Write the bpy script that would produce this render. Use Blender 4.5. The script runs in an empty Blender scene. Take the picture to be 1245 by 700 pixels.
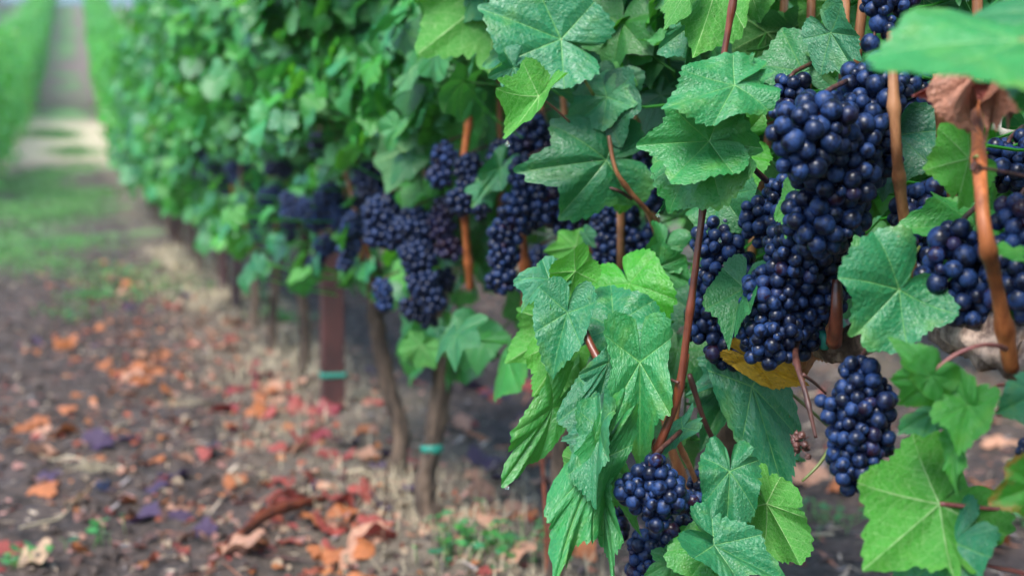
import bpy, math, random
import numpy as np
from mathutils import Matrix, Vector

PI = math.pi
rng = np.random.default_rng(7)
random.seed(7)
sc = bpy.context.scene
C = sc.collection

# ------------------------------------------------------------------ camera
F = 1729.0                      # focal length in photo pixels (photo 1245 x 700)
CAM = np.array([0.0, 0.0, 0.66])
YAW, PITCH = math.radians(-16.8), math.radians(5.61)
cam_d = bpy.data.cameras.new("camera")
cam = bpy.data.objects.new("camera", cam_d)
C.objects.link(cam)
cam.location = CAM
cam.rotation_euler = (PI/2 - PITCH, 0, YAW)
cam_d.lens = 50; cam_d.sensor_width = 36
cam_d.clip_start = 0.05; cam_d.clip_end = 3000
cam_d.dof.use_dof = True
cam_d.dof.focus_distance = 1.13
cam_d.dof.aperture_fstop = 5.2
sc.camera = cam
CM = np.array(cam.rotation_euler.to_matrix())

# ------------------------------------------------------------------ world, sun, exposure
w = bpy.data.worlds.new("World"); sc.world = w; w.use_nodes = True
nt = w.node_tree; nt.nodes.clear()
sky = nt.nodes.new("ShaderNodeTexSky"); sky.sky_type = 'NISHITA'; sky.sun_disc = False
SUN_EL, SUN_AZ = math.radians(52), math.radians(222)      # azimuth clockwise from +Y
sky.sun_elevation = SUN_EL; sky.sun_rotation = SUN_AZ
sky.air_density = 1.0; sky.dust_density = 0.6; sky.ozone_density = 2.0
bg = nt.nodes.new("ShaderNodeBackground"); bg.inputs[1].default_value = 0.13
wo = nt.nodes.new("ShaderNodeOutputWorld")
nt.links.new(sky.outputs[0], bg.inputs[0]); nt.links.new(bg.outputs[0], wo.inputs[0])
sd = bpy.data.lights.new("sun", 'SUN'); sd.energy = 2.6; sd.angle = math.radians(26); sd.color = (1, .96, .9)
so = bpy.data.objects.new("sun", sd); C.objects.link(so)
sv = Vector((math.sin(SUN_AZ)*math.cos(SUN_EL), math.cos(SUN_AZ)*math.cos(SUN_EL), math.sin(SUN_EL)))
so.rotation_euler = sv.to_track_quat('Z', 'Y').to_euler()
sc.view_settings.view_transform = 'Standard'; sc.view_settings.look = 'None'
sc.view_settings.gamma = 1; sc.view_settings.use_curve_mapping = False
sc.view_settings.exposure = 1.78
sc.render.engine = 'CYCLES'
sc.cycles.max_bounces = 6; sc.cycles.diffuse_bounces = 3; sc.cycles.glossy_bounces = 2
sc.cycles.transmission_bounces = 4; sc.cycles.transparent_max_bounces = 4
sc.cycles.caustics_reflective = False; sc.cycles.caustics_refractive = False
sc.cycles.use_denoising = True

# ------------------------------------------------------------------ helpers
def P(px, py, d):
    """point seen at photo pixel (px, py) standing d metres in front of the camera"""
    return CAM + CM @ np.array([(px-622.5)/F*d, -(py-350)/F*d, -d])
def proj(p):
    q = (np.asarray(p) - CAM) @ CM
    d = -q[..., 2]
    return 622.5 + F*q[..., 0]/d, 350 - F*q[..., 1]/d, d
GY = [-50, 10, 13, 17, 22, 29, 36, 48, 60, 66, 80, 120, 400, 900]
GZ = [0, 0.0, .10, .32, .78, 1.45, 2.3, 4.3, 6.3, 6.9, 7.3, 7.0, 2.0, 0]
def gz(x, y):
    y = np.asarray(y, float)
    s = 0
    for o in (-1.5, -.75, 0, .75, 1.5): s = s + np.interp(y+o, GY, GZ)
    return s/5
def rowx_y(depth, x):            # world y of the point of a row line (x) at camera depth
    c, s = math.cos(YAW), -math.sin(YAW)
    return (depth*1.0/math.cos(PITCH) - x*s)/c
def groundpt(px, py):
    r = CM @ np.array([(px-622.5)/F, -(py-350)/F, -1.0])
    t = 0.5
    for _ in range(4000):
        p = CAM + r*t
        if p[2] < gz(p[0], p[1]): return p
        t += .02 if t < 12 else .1
    return p
def nrm(v): v = np.asarray(v, float); return v/(np.linalg.norm(v)+1e-12)

def tag(o, label=None, cat=None, group=None, kind=None):
    if label: o['label'] = label
    if cat: o['category'] = cat
    if group: o['group'] = group
    if kind: o['kind'] = kind
    return o
def empty(name, loc):
    o = bpy.data.objects.new(name, None); C.objects.link(o); o.location = loc
    o.empty_display_size = .05
    return o
def rootloc(o):
    l = np.zeros(3)
    while o is not None: l = l + np.array(o.location); o = o.parent
    return l
def mesh(name, V, Fc, mat, attrs=None, smooth=True):
    """V (n,3); Fc list of (m,k) int arrays (k = 3 or 4)"""
    me = bpy.data.meshes.new(name)
    V = np.asarray(V, np.float32)
    if not isinstance(Fc, list): Fc = [Fc]
    Fc = [np.asarray(f, np.int32) for f in Fc if len(f)]
    me.vertices.add(len(V)); me.vertices.foreach_set("co", V.ravel())
    nl = sum(f.size for f in Fc); npoly = sum(len(f) for f in Fc)
    me.loops.add(nl); me.loops.foreach_set("vertex_index", np.concatenate([f.ravel() for f in Fc]))
    me.polygons.add(npoly)
    tot = np.concatenate([np.full(len(f), f.shape[1], np.int32) for f in Fc])
    st = np.concatenate([[0], np.cumsum(tot)[:-1]]).astype(np.int32)
    me.polygons.foreach_set("loop_start", st)
    try: me.polygons.foreach_set("loop_total", tot)
    except Exception: pass
    me.polygons.foreach_set("use_smooth", np.full(npoly, smooth, bool))
    for k, a in (attrs or {}).items():
        at = me.attributes.new(k, 'FLOAT_VECTOR', 'POINT')
        at.data.foreach_set("vector", np.asarray(a, np.float32).ravel())
    me.update(calc_edges=True); me.validate(verbose=False)
    if mat: me.materials.append(mat)
    return me
def obj(name, V, Fc, mat, parent=None, attrs=None, smooth=True, origin=None):
    """world-space geometry -> one object; child verts are stored relative to the thing's base"""
    V = np.asarray(V, float)
    if parent is not None: base = rootloc(parent)
    elif origin is not None: base = np.asarray(origin, float)
    else: base = np.zeros(3)
    me = mesh(name, V-base, Fc, mat, attrs, smooth)
    o = bpy.data.objects.new(name, me); C.objects.link(o)
    if parent is not None: o.parent = parent
    elif origin is not None: o.location = base
    return o
def copy_tree(o, parent=None):
    c = o.copy(); C.objects.link(c); c.parent = parent
    for ch in list(o.children): copy_tree(ch, c)
    return c

def spline(pts, n):
    pts = np.asarray(pts, float)
    if len(pts) == 2: t = np.linspace(0, 1, n)[:, None]; return pts[0]*(1-t)+pts[1]*t
    Q = np.vstack([2*pts[0]-pts[1], pts, 2*pts[-1]-pts[-2]])
    out = []
    m = len(pts)-1
    for u in np.linspace(0, m-1e-6, n):
        i = int(u); t = u-i
        a, b, c, d = Q[i], Q[i+1], Q[i+2], Q[i+3]
        out.append(.5*((2*b)+(-a+c)*t+(2*a-5*b+4*c-d)*t*t+(-a+3*b-3*c+d)*t**3))
    return np.array(out)
def tube(pts, rad, seg=8, n=None, rough=0.0, nodes=None, seed=0, caps=True):
    """tapered tube; rough = radial noise share; nodes = positions (0..1) of swollen nodes"""
    r_ = np.random.default_rng(seed)
    n = n or max(2, 6*len(pts))
    pts = spline(pts, n)
    rad = np.interp(np.linspace(0, 1, n), np.linspace(0, 1, len(np.atleast_1d(rad))), np.atleast_1d(rad)) if np.ndim(rad) else np.full(n, rad)
    if nodes is not None:
        for q in nodes: rad = rad*(1+.26*np.exp(-((np.linspace(0, 1, n)-q)*n/1.5)**2)+.10*np.exp(-((np.linspace(0, 1, n)-q)*n/4)**2))
    T = np.gradient(pts, axis=0); T /= np.linalg.norm(T, axis=1)[:, None]+1e-12
    up = np.array([0., 0, 1]) if abs(T[0][2]) < .9 else np.array([1., 0, 0])
    A = []
    a = nrm(np.cross(T[0], up))
    for t in T:
        a = nrm(a-t*np.dot(a, t)); A.append(a)
    A = np.array(A); B = np.cross(T, A)
    th = np.linspace(0, 2*PI, seg, endpoint=False)
    rr = rad[:, None]*np.ones(seg)
    if rough:
        ridge = r_.normal(0, 1, seg)*.6
        nz = r_.normal(0, 1, (n, seg))
        nz = (nz+np.roll(nz, 1, 0)+np.roll(nz, -1, 0))/1.8
        rr = rr*(1+rough*(ridge[None, :]+nz))
    V = pts[:, None, :]+rr[..., None]*(np.cos(th)[None, :, None]*A[:, None, :]+np.sin(th)[None, :, None]*B[:, None, :])
    V = V.reshape(-1, 3)
    i = np.arange(n-1)[:, None]; j = np.arange(seg)[None, :]; j2 = (j+1) % seg
    Fq = np.stack([i*seg+j, i*seg+j2, (i+1)*seg+j2, (i+1)*seg+j], -1).reshape(-1, 4)
    fs = [Fq]
    if caps:
        V = np.vstack([V, pts[0], pts[-1]])
        k = n*seg; jj = np.arange(seg); jn = (jj+1) % seg
        fs.append(np.stack([np.full(seg, k), jn, jj], -1))
        fs.append(np.stack([np.full(seg, k+1), (n-1)*seg+jj, (n-1)*seg+jn], -1))
    return V, fs
class MB:
    def __init__(s): s.V = []; s.F = {3: [], 4: []}; s.n = 0; s.A = []
    def add(s, V, Fs, attr=None):
        if not isinstance(Fs, list): Fs = [Fs]
        for f in Fs: s.F[f.shape[1]].append(f+s.n)
        s.V.append(V); s.n += len(V)
        if attr is not None: s.A.append(attr)
    def done(s):
        fs = [np.concatenate(v) for v in s.F.values() if v]
        return np.concatenate(s.V), fs, (np.concatenate(s.A) if s.A else None)
    def obj(s, name, mat, parent=None, origin=None, smooth=True):
        V, fs, A = s.done()
        at = {'lc': A[:, :3], 'lt': A[:, 3:6]} if A is not None else None
        return obj(name, V, fs, mat, parent, at, smooth, origin)

# ------------------------------------------------------------------ node helpers
class NT:
    def __init__(s, name):
        s.m = bpy.data.materials.new(name); s.m.use_nodes = True
        s.t = s.m.node_tree; s.t.nodes.clear()
        s.out = s.t.nodes.new("ShaderNodeOutputMaterial")
    def new(s, k, **kw):
        n = s.t.nodes.new(k)
        for a, v in kw.items(): setattr(n, a, v)
        return n
    def set(s, sock, v):
        if isinstance(v, bpy.types.NodeSocket): s.t.links.new(v, sock)
        elif isinstance(v, (tuple, list)) and len(v) == 3 and sock.type == 'RGBA': sock.default_value = (*v, 1)
        else: sock.default_value = v
    def math(s, op, a, b=0.0, c=None, clamp=False):
        n = s.new("ShaderNodeMath", operation=op); n.use_clamp = clamp
        s.set(n.inputs[0], a); s.set(n.inputs[1], b)
        if c is not None: s.set(n.inputs[2], c)
        return n.outputs[0]
    def mix(s, f, a, b):
        n = s.new("ShaderNodeMix", data_type='RGBA'); s.set(n.inputs[0], f); s.set(n.inputs[6], a); s.set(n.inputs[7], b)
        return n.outputs[2]
    def ramp(s, f, lo, hi):        # smooth 0..1 between lo and hi
        n = s.new("ShaderNodeMapRange", interpolation_type='SMOOTHSTEP')
        s.set(n.inputs[0], f); n.inputs[1].default_value = lo; n.inputs[2].default_value = hi
        return n.outputs[0]
    def noise(s, vec, scale, detail=3, rough=.55, out=0, dist=0):
        n = s.new("ShaderNodeTexNoise"); s.set(n.inputs['Scale'], scale)
        n.inputs['Detail'].default_value = detail; n.inputs['Roughness'].default_value = rough
        n.inputs['Distortion'].default_value = dist
        if vec is not None: s.t.links.new(vec, n.inputs['Vector'])
        return n.outputs[out]
    def attr(s, name):
        n = s.new("ShaderNodeAttribute", attribute_name=name); return n.outputs['Vector']
    def sep(s, v):
        n = s.new("ShaderNodeSeparateXYZ"); s.t.links.new(v, n.inputs[0]); return n.outputs
    def vmul(s, v, k):
        n = s.new("ShaderNodeVectorMath", operation='MULTIPLY'); s.set(n.inputs[0], v); n.inputs[1].default_value = k
        return n.outputs[0]
    def vadd(s, a, b):
        n = s.new("ShaderNodeVectorMath", operation='ADD'); s.set(n.inputs[0], a); s.set(n.inputs[1], b); return n.outputs[0]
    def bump(s, h, strength, dist, normal=None):
        n = s.new("ShaderNodeBump"); n.inputs['Strength'].default_value = strength; n.inputs['Distance'].default_value = dist
        s.set(n.inputs['Height'], h)
        if normal is not None: s.set(n.inputs['Normal'], normal)
        return n.outputs[0]
    def princ(s, **kw):
        n = s.new("ShaderNodeBsdfPrincipled")
        for k, v in kw.items(): s.set(n.inputs[k.replace('_', ' ')], v)
        return n
    def surf(s, sh): s.t.links.new(sh, s.out.inputs['Surface']); return s.m

def coords(T, kind='Object'):
    return T.new("ShaderNodeTexCoord").outputs[kind]

# ---- leaf material: lc = leaf coords (x, y, edge 0..1), lt = (vivid, brightness/random, decay)
def leaf_material(name, detail=True, v0=.58, tm=.18, sp=.6, r0=.36):
    T = NT(name)
    lc = T.attr('lc'); lt = T.attr('lt')
    x, y, e = T.sep(lc); tv, tb, td = T.sep(lt)
    off = T.vadd(lc, T.vmul(lt, (7.3, 11.1, 5.7)))
    nz = T.noise(off, 3.0, 3)
    # veins: main veins at 0, 52, 108 degrees, chevrons branching off each
    wob = T.noise(off, 5.0, 2)
    ax = T.math('ABSOLUTE', x)
    th = T.math('ARCTAN2', ax, y)
    r = T.math('SQRT', T.math('ADD', T.math('MULTIPLY', x, x), T.math('MULTIPLY', y, y)))
    a1 = T.math('GREATER_THAN', th, .454); a2 = T.math('GREATER_THAN', th, 1.396)
    cen = T.math('ADD', T.math('MULTIPLY', a1, .907), T.math('MULTIPLY', a2, .978))
    dl = T.math('SUBTRACT', th, cen)
    u = T.math('MULTIPLY', r, T.math('COSINE', dl)); v = T.math('ABSOLUTE', T.math('MULTIPLY', r, T.math('SINE', dl)))
    v = T.math('ADD', v, T.math('MULTIPLY', T.math('SUBTRACT', wob, .5), .02))
    wv = T.math('MULTIPLY_ADD', e, -.011, .017)
    main = T.math('SUBTRACT', 1.0, T.math('DIVIDE', T.math('ABSOLUTE', v), wv), clamp=True)
    q = T.math('ADD', T.math('ADD', T.math('SUBTRACT', u, T.math('MULTIPLY', v, .95)), T.math('MULTIPLY', T.math('MULTIPLY', v, v), .55)), T.math('MULTIPLY', T.noise(off, 2.6, 2), .16))
    pp = T.math('PINGPONG', q, .075)
    sec = T.math('SUBTRACT', 1.0, T.math('DIVIDE', pp, .008), clamp=True)
    sec = T.math('MULTIPLY', sec, T.math('MULTIPLY_ADD', e, -.35, .58))
    vt = T.new("ShaderNodeTexVoronoi", feature='DISTANCE_TO_EDGE'); vt.inputs['Scale'].default_value = 15; T.set(vt.inputs['Vector'], off)
    ter = T.math('MULTIPLY', T.math('SUBTRACT', 1.0, T.math('DIVIDE', vt.outputs['Distance'], .07), clamp=True), .28)
    sec = T.math('MAXIMUM', sec, ter)
    vein = T.math('MAXIMUM', main, sec)
    deep = T.mix(nz, (.003, .072, .030), (.009, .150, .070))  # leaf green with the turquoise of the sky's sheen put into the colour
    viv = T.mix(nz, (.014, .165, .006), (.042, .300, .009))
    col = T.mix(tv, deep, viv)
    col = T.mix(T.math('MULTIPLY', vein, .55), col, (.20, .42, .12))
    br = T.new("ShaderNodeHueSaturation"); T.set(br.inputs['Color'], col); T.set(br.inputs['Value'], T.math('MULTIPLY_ADD', tb, .8, v0))
    col = br.outputs[0]
    # autumn decay: red-brown from the margin, small spots
    dn = T.noise(off, 4.0, 4, .6)
    dec = T.ramp(T.math('ADD', T.math('MULTIPLY', e, T.math('MULTIPLY', td, .9)), T.math('MULTIPLY', dn, .5)), .62, .8)
    dec = T.math('MULTIPLY', dec, T.ramp(td, .15, .35))
    col = T.mix(dec, col, T.mix(dn, (.35, .05, .02), (.30, .16, .03)))
    vs = T.new("ShaderNodeTexVoronoi", feature='F1'); vs.inputs['Scale'].default_value = 5; T.set(vs.inputs['Vector'], off)
    sc_ = T.sep(vs.outputs['Color'])
    spot = T.math('MULTIPLY', T.math('LESS_THAN', T.math('ADD', vs.outputs['Distance'], T.math('MULTIPLY', dn, .1)), T.math('MULTIPLY_ADD', sc_[1], .10, .03)), T.math('GREATER_THAN', sc_[0], .80))
    col = T.mix(T.math('MULTIPLY', spot, .8), col, (.14, .07, .02))
    yel = T.math('MULTIPLY', T.ramp(T.noise(off, 1.7, 2), .5, .75), T.math('MULTIPLY', e, .45))
    col = T.mix(T.math('MULTIPLY', yel, tb), col, (.16, .30, .02))
    geo = T.new("ShaderNodeNewGeometry")
    back = geo.outputs['Backfacing']
    colb = T.mix(.22, col, (.13, .30, .10))
    colb = T.mix(T.math('MULTIPLY', vein, .8), colb, (.38, .58, .24))
    colf = T.mix(back, col, colb)
    # surface relief
    vq = T.new("ShaderNodeTexVoronoi", feature='SMOOTH_F1'); vq.inputs['Scale'].default_value = 17; T.set(vq.inputs['Vector'], off)
    h = T.math('MULTIPLY_ADD', vein, -.5, T.math('MULTIPLY_ADD', vq.outputs['Distance'], -.7, T.math('MULTIPLY', T.noise(off, 12, 2), .5)))
    rough = T.math('MULTIPLY_ADD', back, .22, T.math('MULTIPLY_ADD', T.noise(off, 7, 2), .22, r0))
    nb = T.bump(h, .45, .0024)
    if detail:                    # rain drops standing on the leaf
        vo = T.new("ShaderNodeTexVoronoi", feature='F1'); vo.inputs['Scale'].default_value = 26
        T.set(vo.inputs['Vector'], off); vo.inputs['Randomness'].default_value = 1
        cr = T.sep(vo.outputs['Color'])
        rad = T.math('MULTIPLY_ADD', T.math('POWER', cr[0], 3.0), .30, .06)
        keep = T.math('GREATER_THAN', cr[1], T.math('MULTIPLY_ADD', T.noise(off, 2.2, 1), .9, .12))
        dome = T.math('SUBTRACT', 1.0, T.math('POWER', T.math('DIVIDE', vo.outputs['Distance'], rad), 2.0), clamp=True)
        drop = T.math('MULTIPLY', T.math('SQRT', dome), keep)
        inside = T.math('MULTIPLY', T.math('GREATER_THAN', drop, .05), 1.0)
        nb = T.bump(T.math('MULTIPLY', drop, rad), .9, .005, nb)
        rough = T.math('MULTIPLY', rough, T.math('MULTIPLY_ADD', inside, -.8, 1.0))
    p = T.princ(Base_Color=colf, Roughness=rough, Normal=nb)
    p.inputs['IOR'].default_value = 1.5
    T.set(p.inputs['Specular IOR Level'], T.math('MULTIPLY_ADD', back, -.3, sp))
    tr = T.new("ShaderNodeBsdfTranslucent")
    T.set(tr.inputs['Color'], T.mix(T.math('MULTIPLY', vein, .5), T.mix(tv, (.04, .32, .05), (.16, .54, .02)), (.02, .12, .01)))
    T.set(tr.inputs['Normal'], nb)
    mx = T.new("ShaderNodeMixShader"); T.set(mx.inputs[0], T.math('MULTIPLY_ADD', tv, .16, tm))
    T.t.links.new(p.outputs[0], mx.inputs[1]); T.t.links.new(tr.outputs[0], mx.inputs[2])
    return T.surf(mx.outputs[0])
M_leaf = leaf_material("leaf_wet")
M_leaf_far = leaf_material("leaf_lightened", False, .85, .26, .85, .22)  # no drops; lighter colour stands in for sky light caught by further leaves

# ---- dead leaf: lt = base colour
def dead_material():
    T = NT("dead_leaf")
    lc = T.attr('lc'); lt = T.attr('lt')
    off = T.vadd(lc, T.vmul(lt, (9, 31, 17)))
    n1 = T.noise(off, 3.5, 4, .6); n2 = T.noise(off, 12, 3)
    h = T.new("ShaderNodeHueSaturation"); T.set(h.inputs['Color'], lt)
    T.set(h.inputs['Value'], T.math('MULTIPLY_ADD', n1, 1.0, .32))
    col = T.mix(T.ramp(n2, .58, .75), h.outputs[0], (.10, .045, .03))
    x, y, e = T.sep(lc)
    p = T.princ(Base_Color=col, Roughness=.5, Normal=T.bump(T.math('ADD', n2, n1), .7, .004))
    tr = T.new("ShaderNodeBsdfTranslucent"); T.set(tr.inputs['Color'], col)
    mx = T.new("ShaderNodeMixShader"); mx.inputs[0].default_value = .2
    T.t.links.new(p.outputs[0], mx.inputs[1]); T.t.links.new(tr.outputs[0], mx.inputs[2])
    return T.surf(mx.outputs[0])
M_dead = dead_material()

def berry_material():
    T = NT("grape_skin")
    oc = coords(T); oi = T.new("ShaderNodeObjectInfo").outputs['Random']
    cv = T.new("ShaderNodeCombineXYZ")
    for i in range(3): T.set(cv.inputs[i], T.math('MULTIPLY', oi, 3.7+i))
    lt = T.attr('lt')
    v = T.vadd(T.vadd(oc, cv.outputs[0]), T.vmul(lt, (3., 5., 7.)))
    n1 = T.noise(v, 95, 4, .6); n2 = T.noise(v, 420, 3, .6); rb = T.noise(cv.outputs[0], 9, 0)
    rb2 = T.noise(cv.outputs[0], 5.3, 0)
    bloom = T.math('MULTIPLY', T.math('MULTIPLY', T.ramp(n1, .38, .58), T.math('MULTIPLY_ADD', T.ramp(n2, .35, .6), .55, .45)), T.math('MULTIPLY_ADD', T.ramp(rb2, .35, .65), .7, .45), clamp=True)
    skin = T.mix(T.ramp(rb, .62, .75), (.0028, .004, .013), (.018, .004, .011))
    col = T.mix(T.math('MULTIPLY', bloom, .85), skin, (.014, .043, .145))
    ro = T.math('MULTIPLY_ADD', bloom, .30, .30)
    p = T.princ(Base_Color=col, Roughness=ro, Normal=T.bump(n2, .15, .0006))
    p.inputs['Specular IOR Level'].default_value = .3
    return T.surf(p.outputs[0])
M_berry = berry_material()

def bark_material(name, c0, c1, scale=60, stretch=.16, bump=.004, rough=.85):
    T = NT(name)
    v = T.vmul(coords(T), (1, 1, stretch))
    n1 = T.noise(v, scale, 5, .65); n2 = T.noise(coords(T), scale*.25, 3)
    col = T.mix(T.ramp(n1, .32, .68), c0, c1)
    col = T.mix(T.ramp(n2, .45, .75), col, tuple(k*.45 for k in c0))
    p = T.princ(Base_Color=col, Roughness=rough, Normal=T.bump(n1, .9, bump))
    return T.surf(p.outputs[0])
M_bark = bark_material("vine_bark", (.030, .019, .012), (.13, .085, .055))
M_barkgrey = bark_material("cordon_bark", (.07, .04, .03), (.46, .33, .25), 90, .5, .004)
M_cane = bark_material("cane_orange", (.24, .060, .014), (.50, .155, .045), 110, .08, .0006, .5)
M_canered = bark_material("cane_red", (.070, .015, .007), (.20, .050, .022), 120, .08, .0006, .38)
M_canetan = bark_material("cane_tan", (.17, .062, .024), (.36, .165, .072), 110, .08, .0006, .5)
M_canedark = bark_material("cane_dark", (.030, .012, .010), (.10, .035, .025), 120, .1, .0008, .5)
M_post = bark_material("rusty_post", (.026, .007, .006), (.058, .015, .012), 30, .3, .001, .6)
M_wood = bark_material("weathered_post", (.30, .12, .06), (.46, .24, .14), 30, .1, .003, .8)
M_stem = bark_material("green_stem", (.10, .14, .03), (.20, .22, .06), 90, .2, .0005, .5)
M_petred = bark_material("red_stem", (.22, .05, .05), (.34, .12, .09), 90, .2, .0005, .4)
def plain(name, col, rough=.5, metal=0.0):
    T = NT(name); n = T.noise(coords(T), 80, 3)
    p = T.princ(Base_Color=T.mix(n, tuple(c*.75 for c in col), tuple(min(1, c*1.2) for c in col)), Roughness=rough, Metallic=metal)
    return T.surf(p.outputs[0])
M_tie = plain("green_tape", (.008, .17, .12), .5)
M_wire = plain("wire", (.30, .29, .28), .45, .8)
M_water = None
T = NT("water"); p = T.princ(Base_Color=(.95, 1, .97), Roughness=.02); p.inputs['Transmission Weight'].default_value = .9; p.inputs['IOR'].default_value = 1.33
M_water = T.surf(p.outputs[0])

def ground_material():
    T = NT("soil")
    g = coords(T)
    x, y, z = T.sep(g)
    n1 = T.noise(g, 14, 6, .68); n2 = T.noise(g, 2.2, 4); n3 = T.noise(g, 60, 4, .7)
    col = T.mix(T.ramp(n1, .34, .66), (.013, .008, .0065), (.082, .056, .044))
    col = T.mix(T.math('MULTIPLY', T.ramp(n3, .5, .7), .4), col, (.22, .16, .13))
    col = T.mix(T.math('MULTIPLY', T.ramp(n2, .52, .7), .45), col, (.060, .040, .040))
    # dry grass thatch in the strip under each row (rows 1.82 m apart)
    rx = T.math('PINGPONG', T.math('SUBTRACT', x, .58), .91)
    under = T.math('SUBTRACT', 1.0, T.ramp(T.math('ADD', rx, T.math('MULTIPLY', T.math('SUBTRACT', n2, .5), .5)), .12, .36))
    straw = T.mix(T.noise(g, 45, 4, .7), (.16, .12, .08), (.42, .35, .23))
    col = T.mix(T.math('MULTIPLY', under, .26), col, straw)
    # paler trodden soil and green sward further up the aisle
    far = T.ramp(y, 6.5, 12)
    gr = T.mix(T.noise(g, 1.6, 4), (.06, .19, .05), (.15, .38, .10))
    patch = T.ramp(T.math('ADD', T.noise(g, 1.3, 5, .7), T.math('MULTIPLY', T.math('SUBTRACT', .5, rx), -.22)), .46, .58)
    patch = T.math('MULTIPLY', patch, T.ramp(T.noise(g, .45, 3, .6), .40, .55))
    col = T.mix(T.math('MULTIPLY', far, T.math('MULTIPLY', patch, .7)), col, gr)
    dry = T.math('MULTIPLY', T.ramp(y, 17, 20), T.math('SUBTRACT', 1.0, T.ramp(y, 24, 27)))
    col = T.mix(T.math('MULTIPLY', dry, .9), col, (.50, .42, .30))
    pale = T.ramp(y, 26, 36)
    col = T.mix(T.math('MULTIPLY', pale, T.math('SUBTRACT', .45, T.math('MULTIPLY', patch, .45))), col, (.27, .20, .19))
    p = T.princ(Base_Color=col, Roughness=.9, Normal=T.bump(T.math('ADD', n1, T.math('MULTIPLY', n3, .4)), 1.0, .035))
    return T.surf(p.outputs[0])
M_soil = ground_material()
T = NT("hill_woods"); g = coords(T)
p = T.princ(Base_Color=T.mix(T.noise(g, .05, 5), (.035, .075, .075), (.06, .13, .14)), Roughness=.95); M_hill = T.surf(p.outputs[0])  # blue of the hazy distance is mixed into the woods' green
T = NT("straw"); oc = coords(T)
p = T.princ(Base_Color=T.mix(T.noise(oc, 7, 3), (.20, .16, .10), (.50, .42, .28)), Roughness=.6); M_straw = T.surf(p.outputs[0])
T = NT("grass_green"); oc = coords(T)
p = T.princ(Base_Color=T.mix(T.noise(oc, 3, 3), (.035, .13, .03), (.10, .28, .05)), Roughness=.5); M_grass = T.surf(p.outputs[0])
T = NT("litter"); lt = T.attr('lt')
p = T.princ(Base_Color=lt, Roughness=.7); M_litter = T.surf(p.outputs[0])

# ------------------------------------------------------------------ ground
def vnoise(x, y, s, seed):
    r_ = np.random.default_rng(seed); g = r_.random((256, 256))
    X = x*s; Y = y*s; xi = np.floor(X).astype(int); yi = np.floor(Y).astype(int)
    fx = X-xi; fy = Y-yi; fx = fx*fx*(3-2*fx); fy = fy*fy*(3-2*fy)
    a = g[xi % 256, yi % 256]; b = g[(xi+1) % 256, yi % 256]; c = g[xi % 256, (yi+1) % 256]; d = g[(xi+1) % 256, (yi+1) % 256]
    return (a*(1-fx)+b*fx)*(1-fy)+(c*(1-fx)+d*fx)*fy-.5
def relief(x, y):
    fade = np.clip(1.3-np.abs(y-4)/14, 0, 1)
    return fade*(.030*vnoise(x, y, 5, 1)+.026*vnoise(x, y, 13, 2)+.016*vnoise(x, y, 31, 3)+.008*vnoise(x, y, 70, 4))
xs = np.concatenate([[-230, -150, -100, -60, -30, -15, -8, -5, -3.5], np.arange(-2.4, 4.2, .018), [5, 7, 10, 15, 25, 40, 80, 120, 180, 230]])
ys = np.concatenate([[-60, -40, -20, -6, -3, -1], np.arange(0, 8, .018), np.arange(8, 14, .05), np.arange(14, 90, .8), [100, 120, 160, 250, 330, 440]])
X, Y = np.meshgrid(xs, ys, indexing='ij')
berm = .03*np.exp(-(((X-.58+.91) % 1.82-.91)/.22)**2)*(Y < 60)
Z = gz(X, Y)+relief(X, Y)*(np.abs(X) < 4.5)+berm
V = np.stack([X, Y, Z], -1).reshape(-1, 3)
nx, ny = X.shape
i = np.arange(nx-1)[:, None]; j = np.arange(ny-1)[None, :]
Fg = np.stack([i*ny+j, (i+1)*ny+j, (i+1)*ny+j+1, i*ny+j+1], -1).reshape(-1, 4)
tag(obj("ground", V, Fg, M_soil), kind='structure')
def gh(x, y):
    return gz(x, y)+relief(x, y)+.03*np.exp(-(((x-.58+.91) % 1.82-.91)/.22)**2)
# distant wooded hills beyond the crest
hx = np.linspace(-225, 225, 120); hv = []
for q, (yy, k) in enumerate([(170, 0), (230, .75), (300, 1.0), (420, .6)]):
    zz = 7+k*(52+6*np.sin(hx/210+1)+3*np.sin(hx/70)+1.5*np.sin(hx/27+2))-4
    hv.append(np.stack([hx, np.full_like(hx, yy)+8*np.sin(hx/50), zz], -1))
V = np.concatenate(hv); n_ = len(hx)
i = np.arange(3)[:, None]; j = np.arange(n_-1)[None, :]
tag(obj("hills", V, np.stack([i*n_+j, i*n_+j+1, (i+1)*n_+j+1, (i+1)*n_+j], -1).reshape(-1, 4), M_hill), kind='structure')

# even haze filling the air round camera and scene
T = NT("haze"); vn = T.new("ShaderNodeVolumePrincipled"); vn.inputs['Color'].default_value = (.80, .90, 1, 1); vn.inputs['Density'].default_value = .0014
T.t.links.new(vn.outputs[0], T.out.inputs['Volume'])
hb = np.array([[x, y, z] for z in (-1.2, 76) for x, y in ((-240, -70), (240, -70), (240, 460), (-240, 460))], float)
tag(obj("haze", hb, np.array([[0, 3, 2, 1], [4, 5, 6, 7], [0, 1, 5, 4], [1, 2, 6, 5], [2, 3, 7, 6], [3, 0, 4, 7]]), T.m, smooth=False), kind='stuff')

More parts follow.
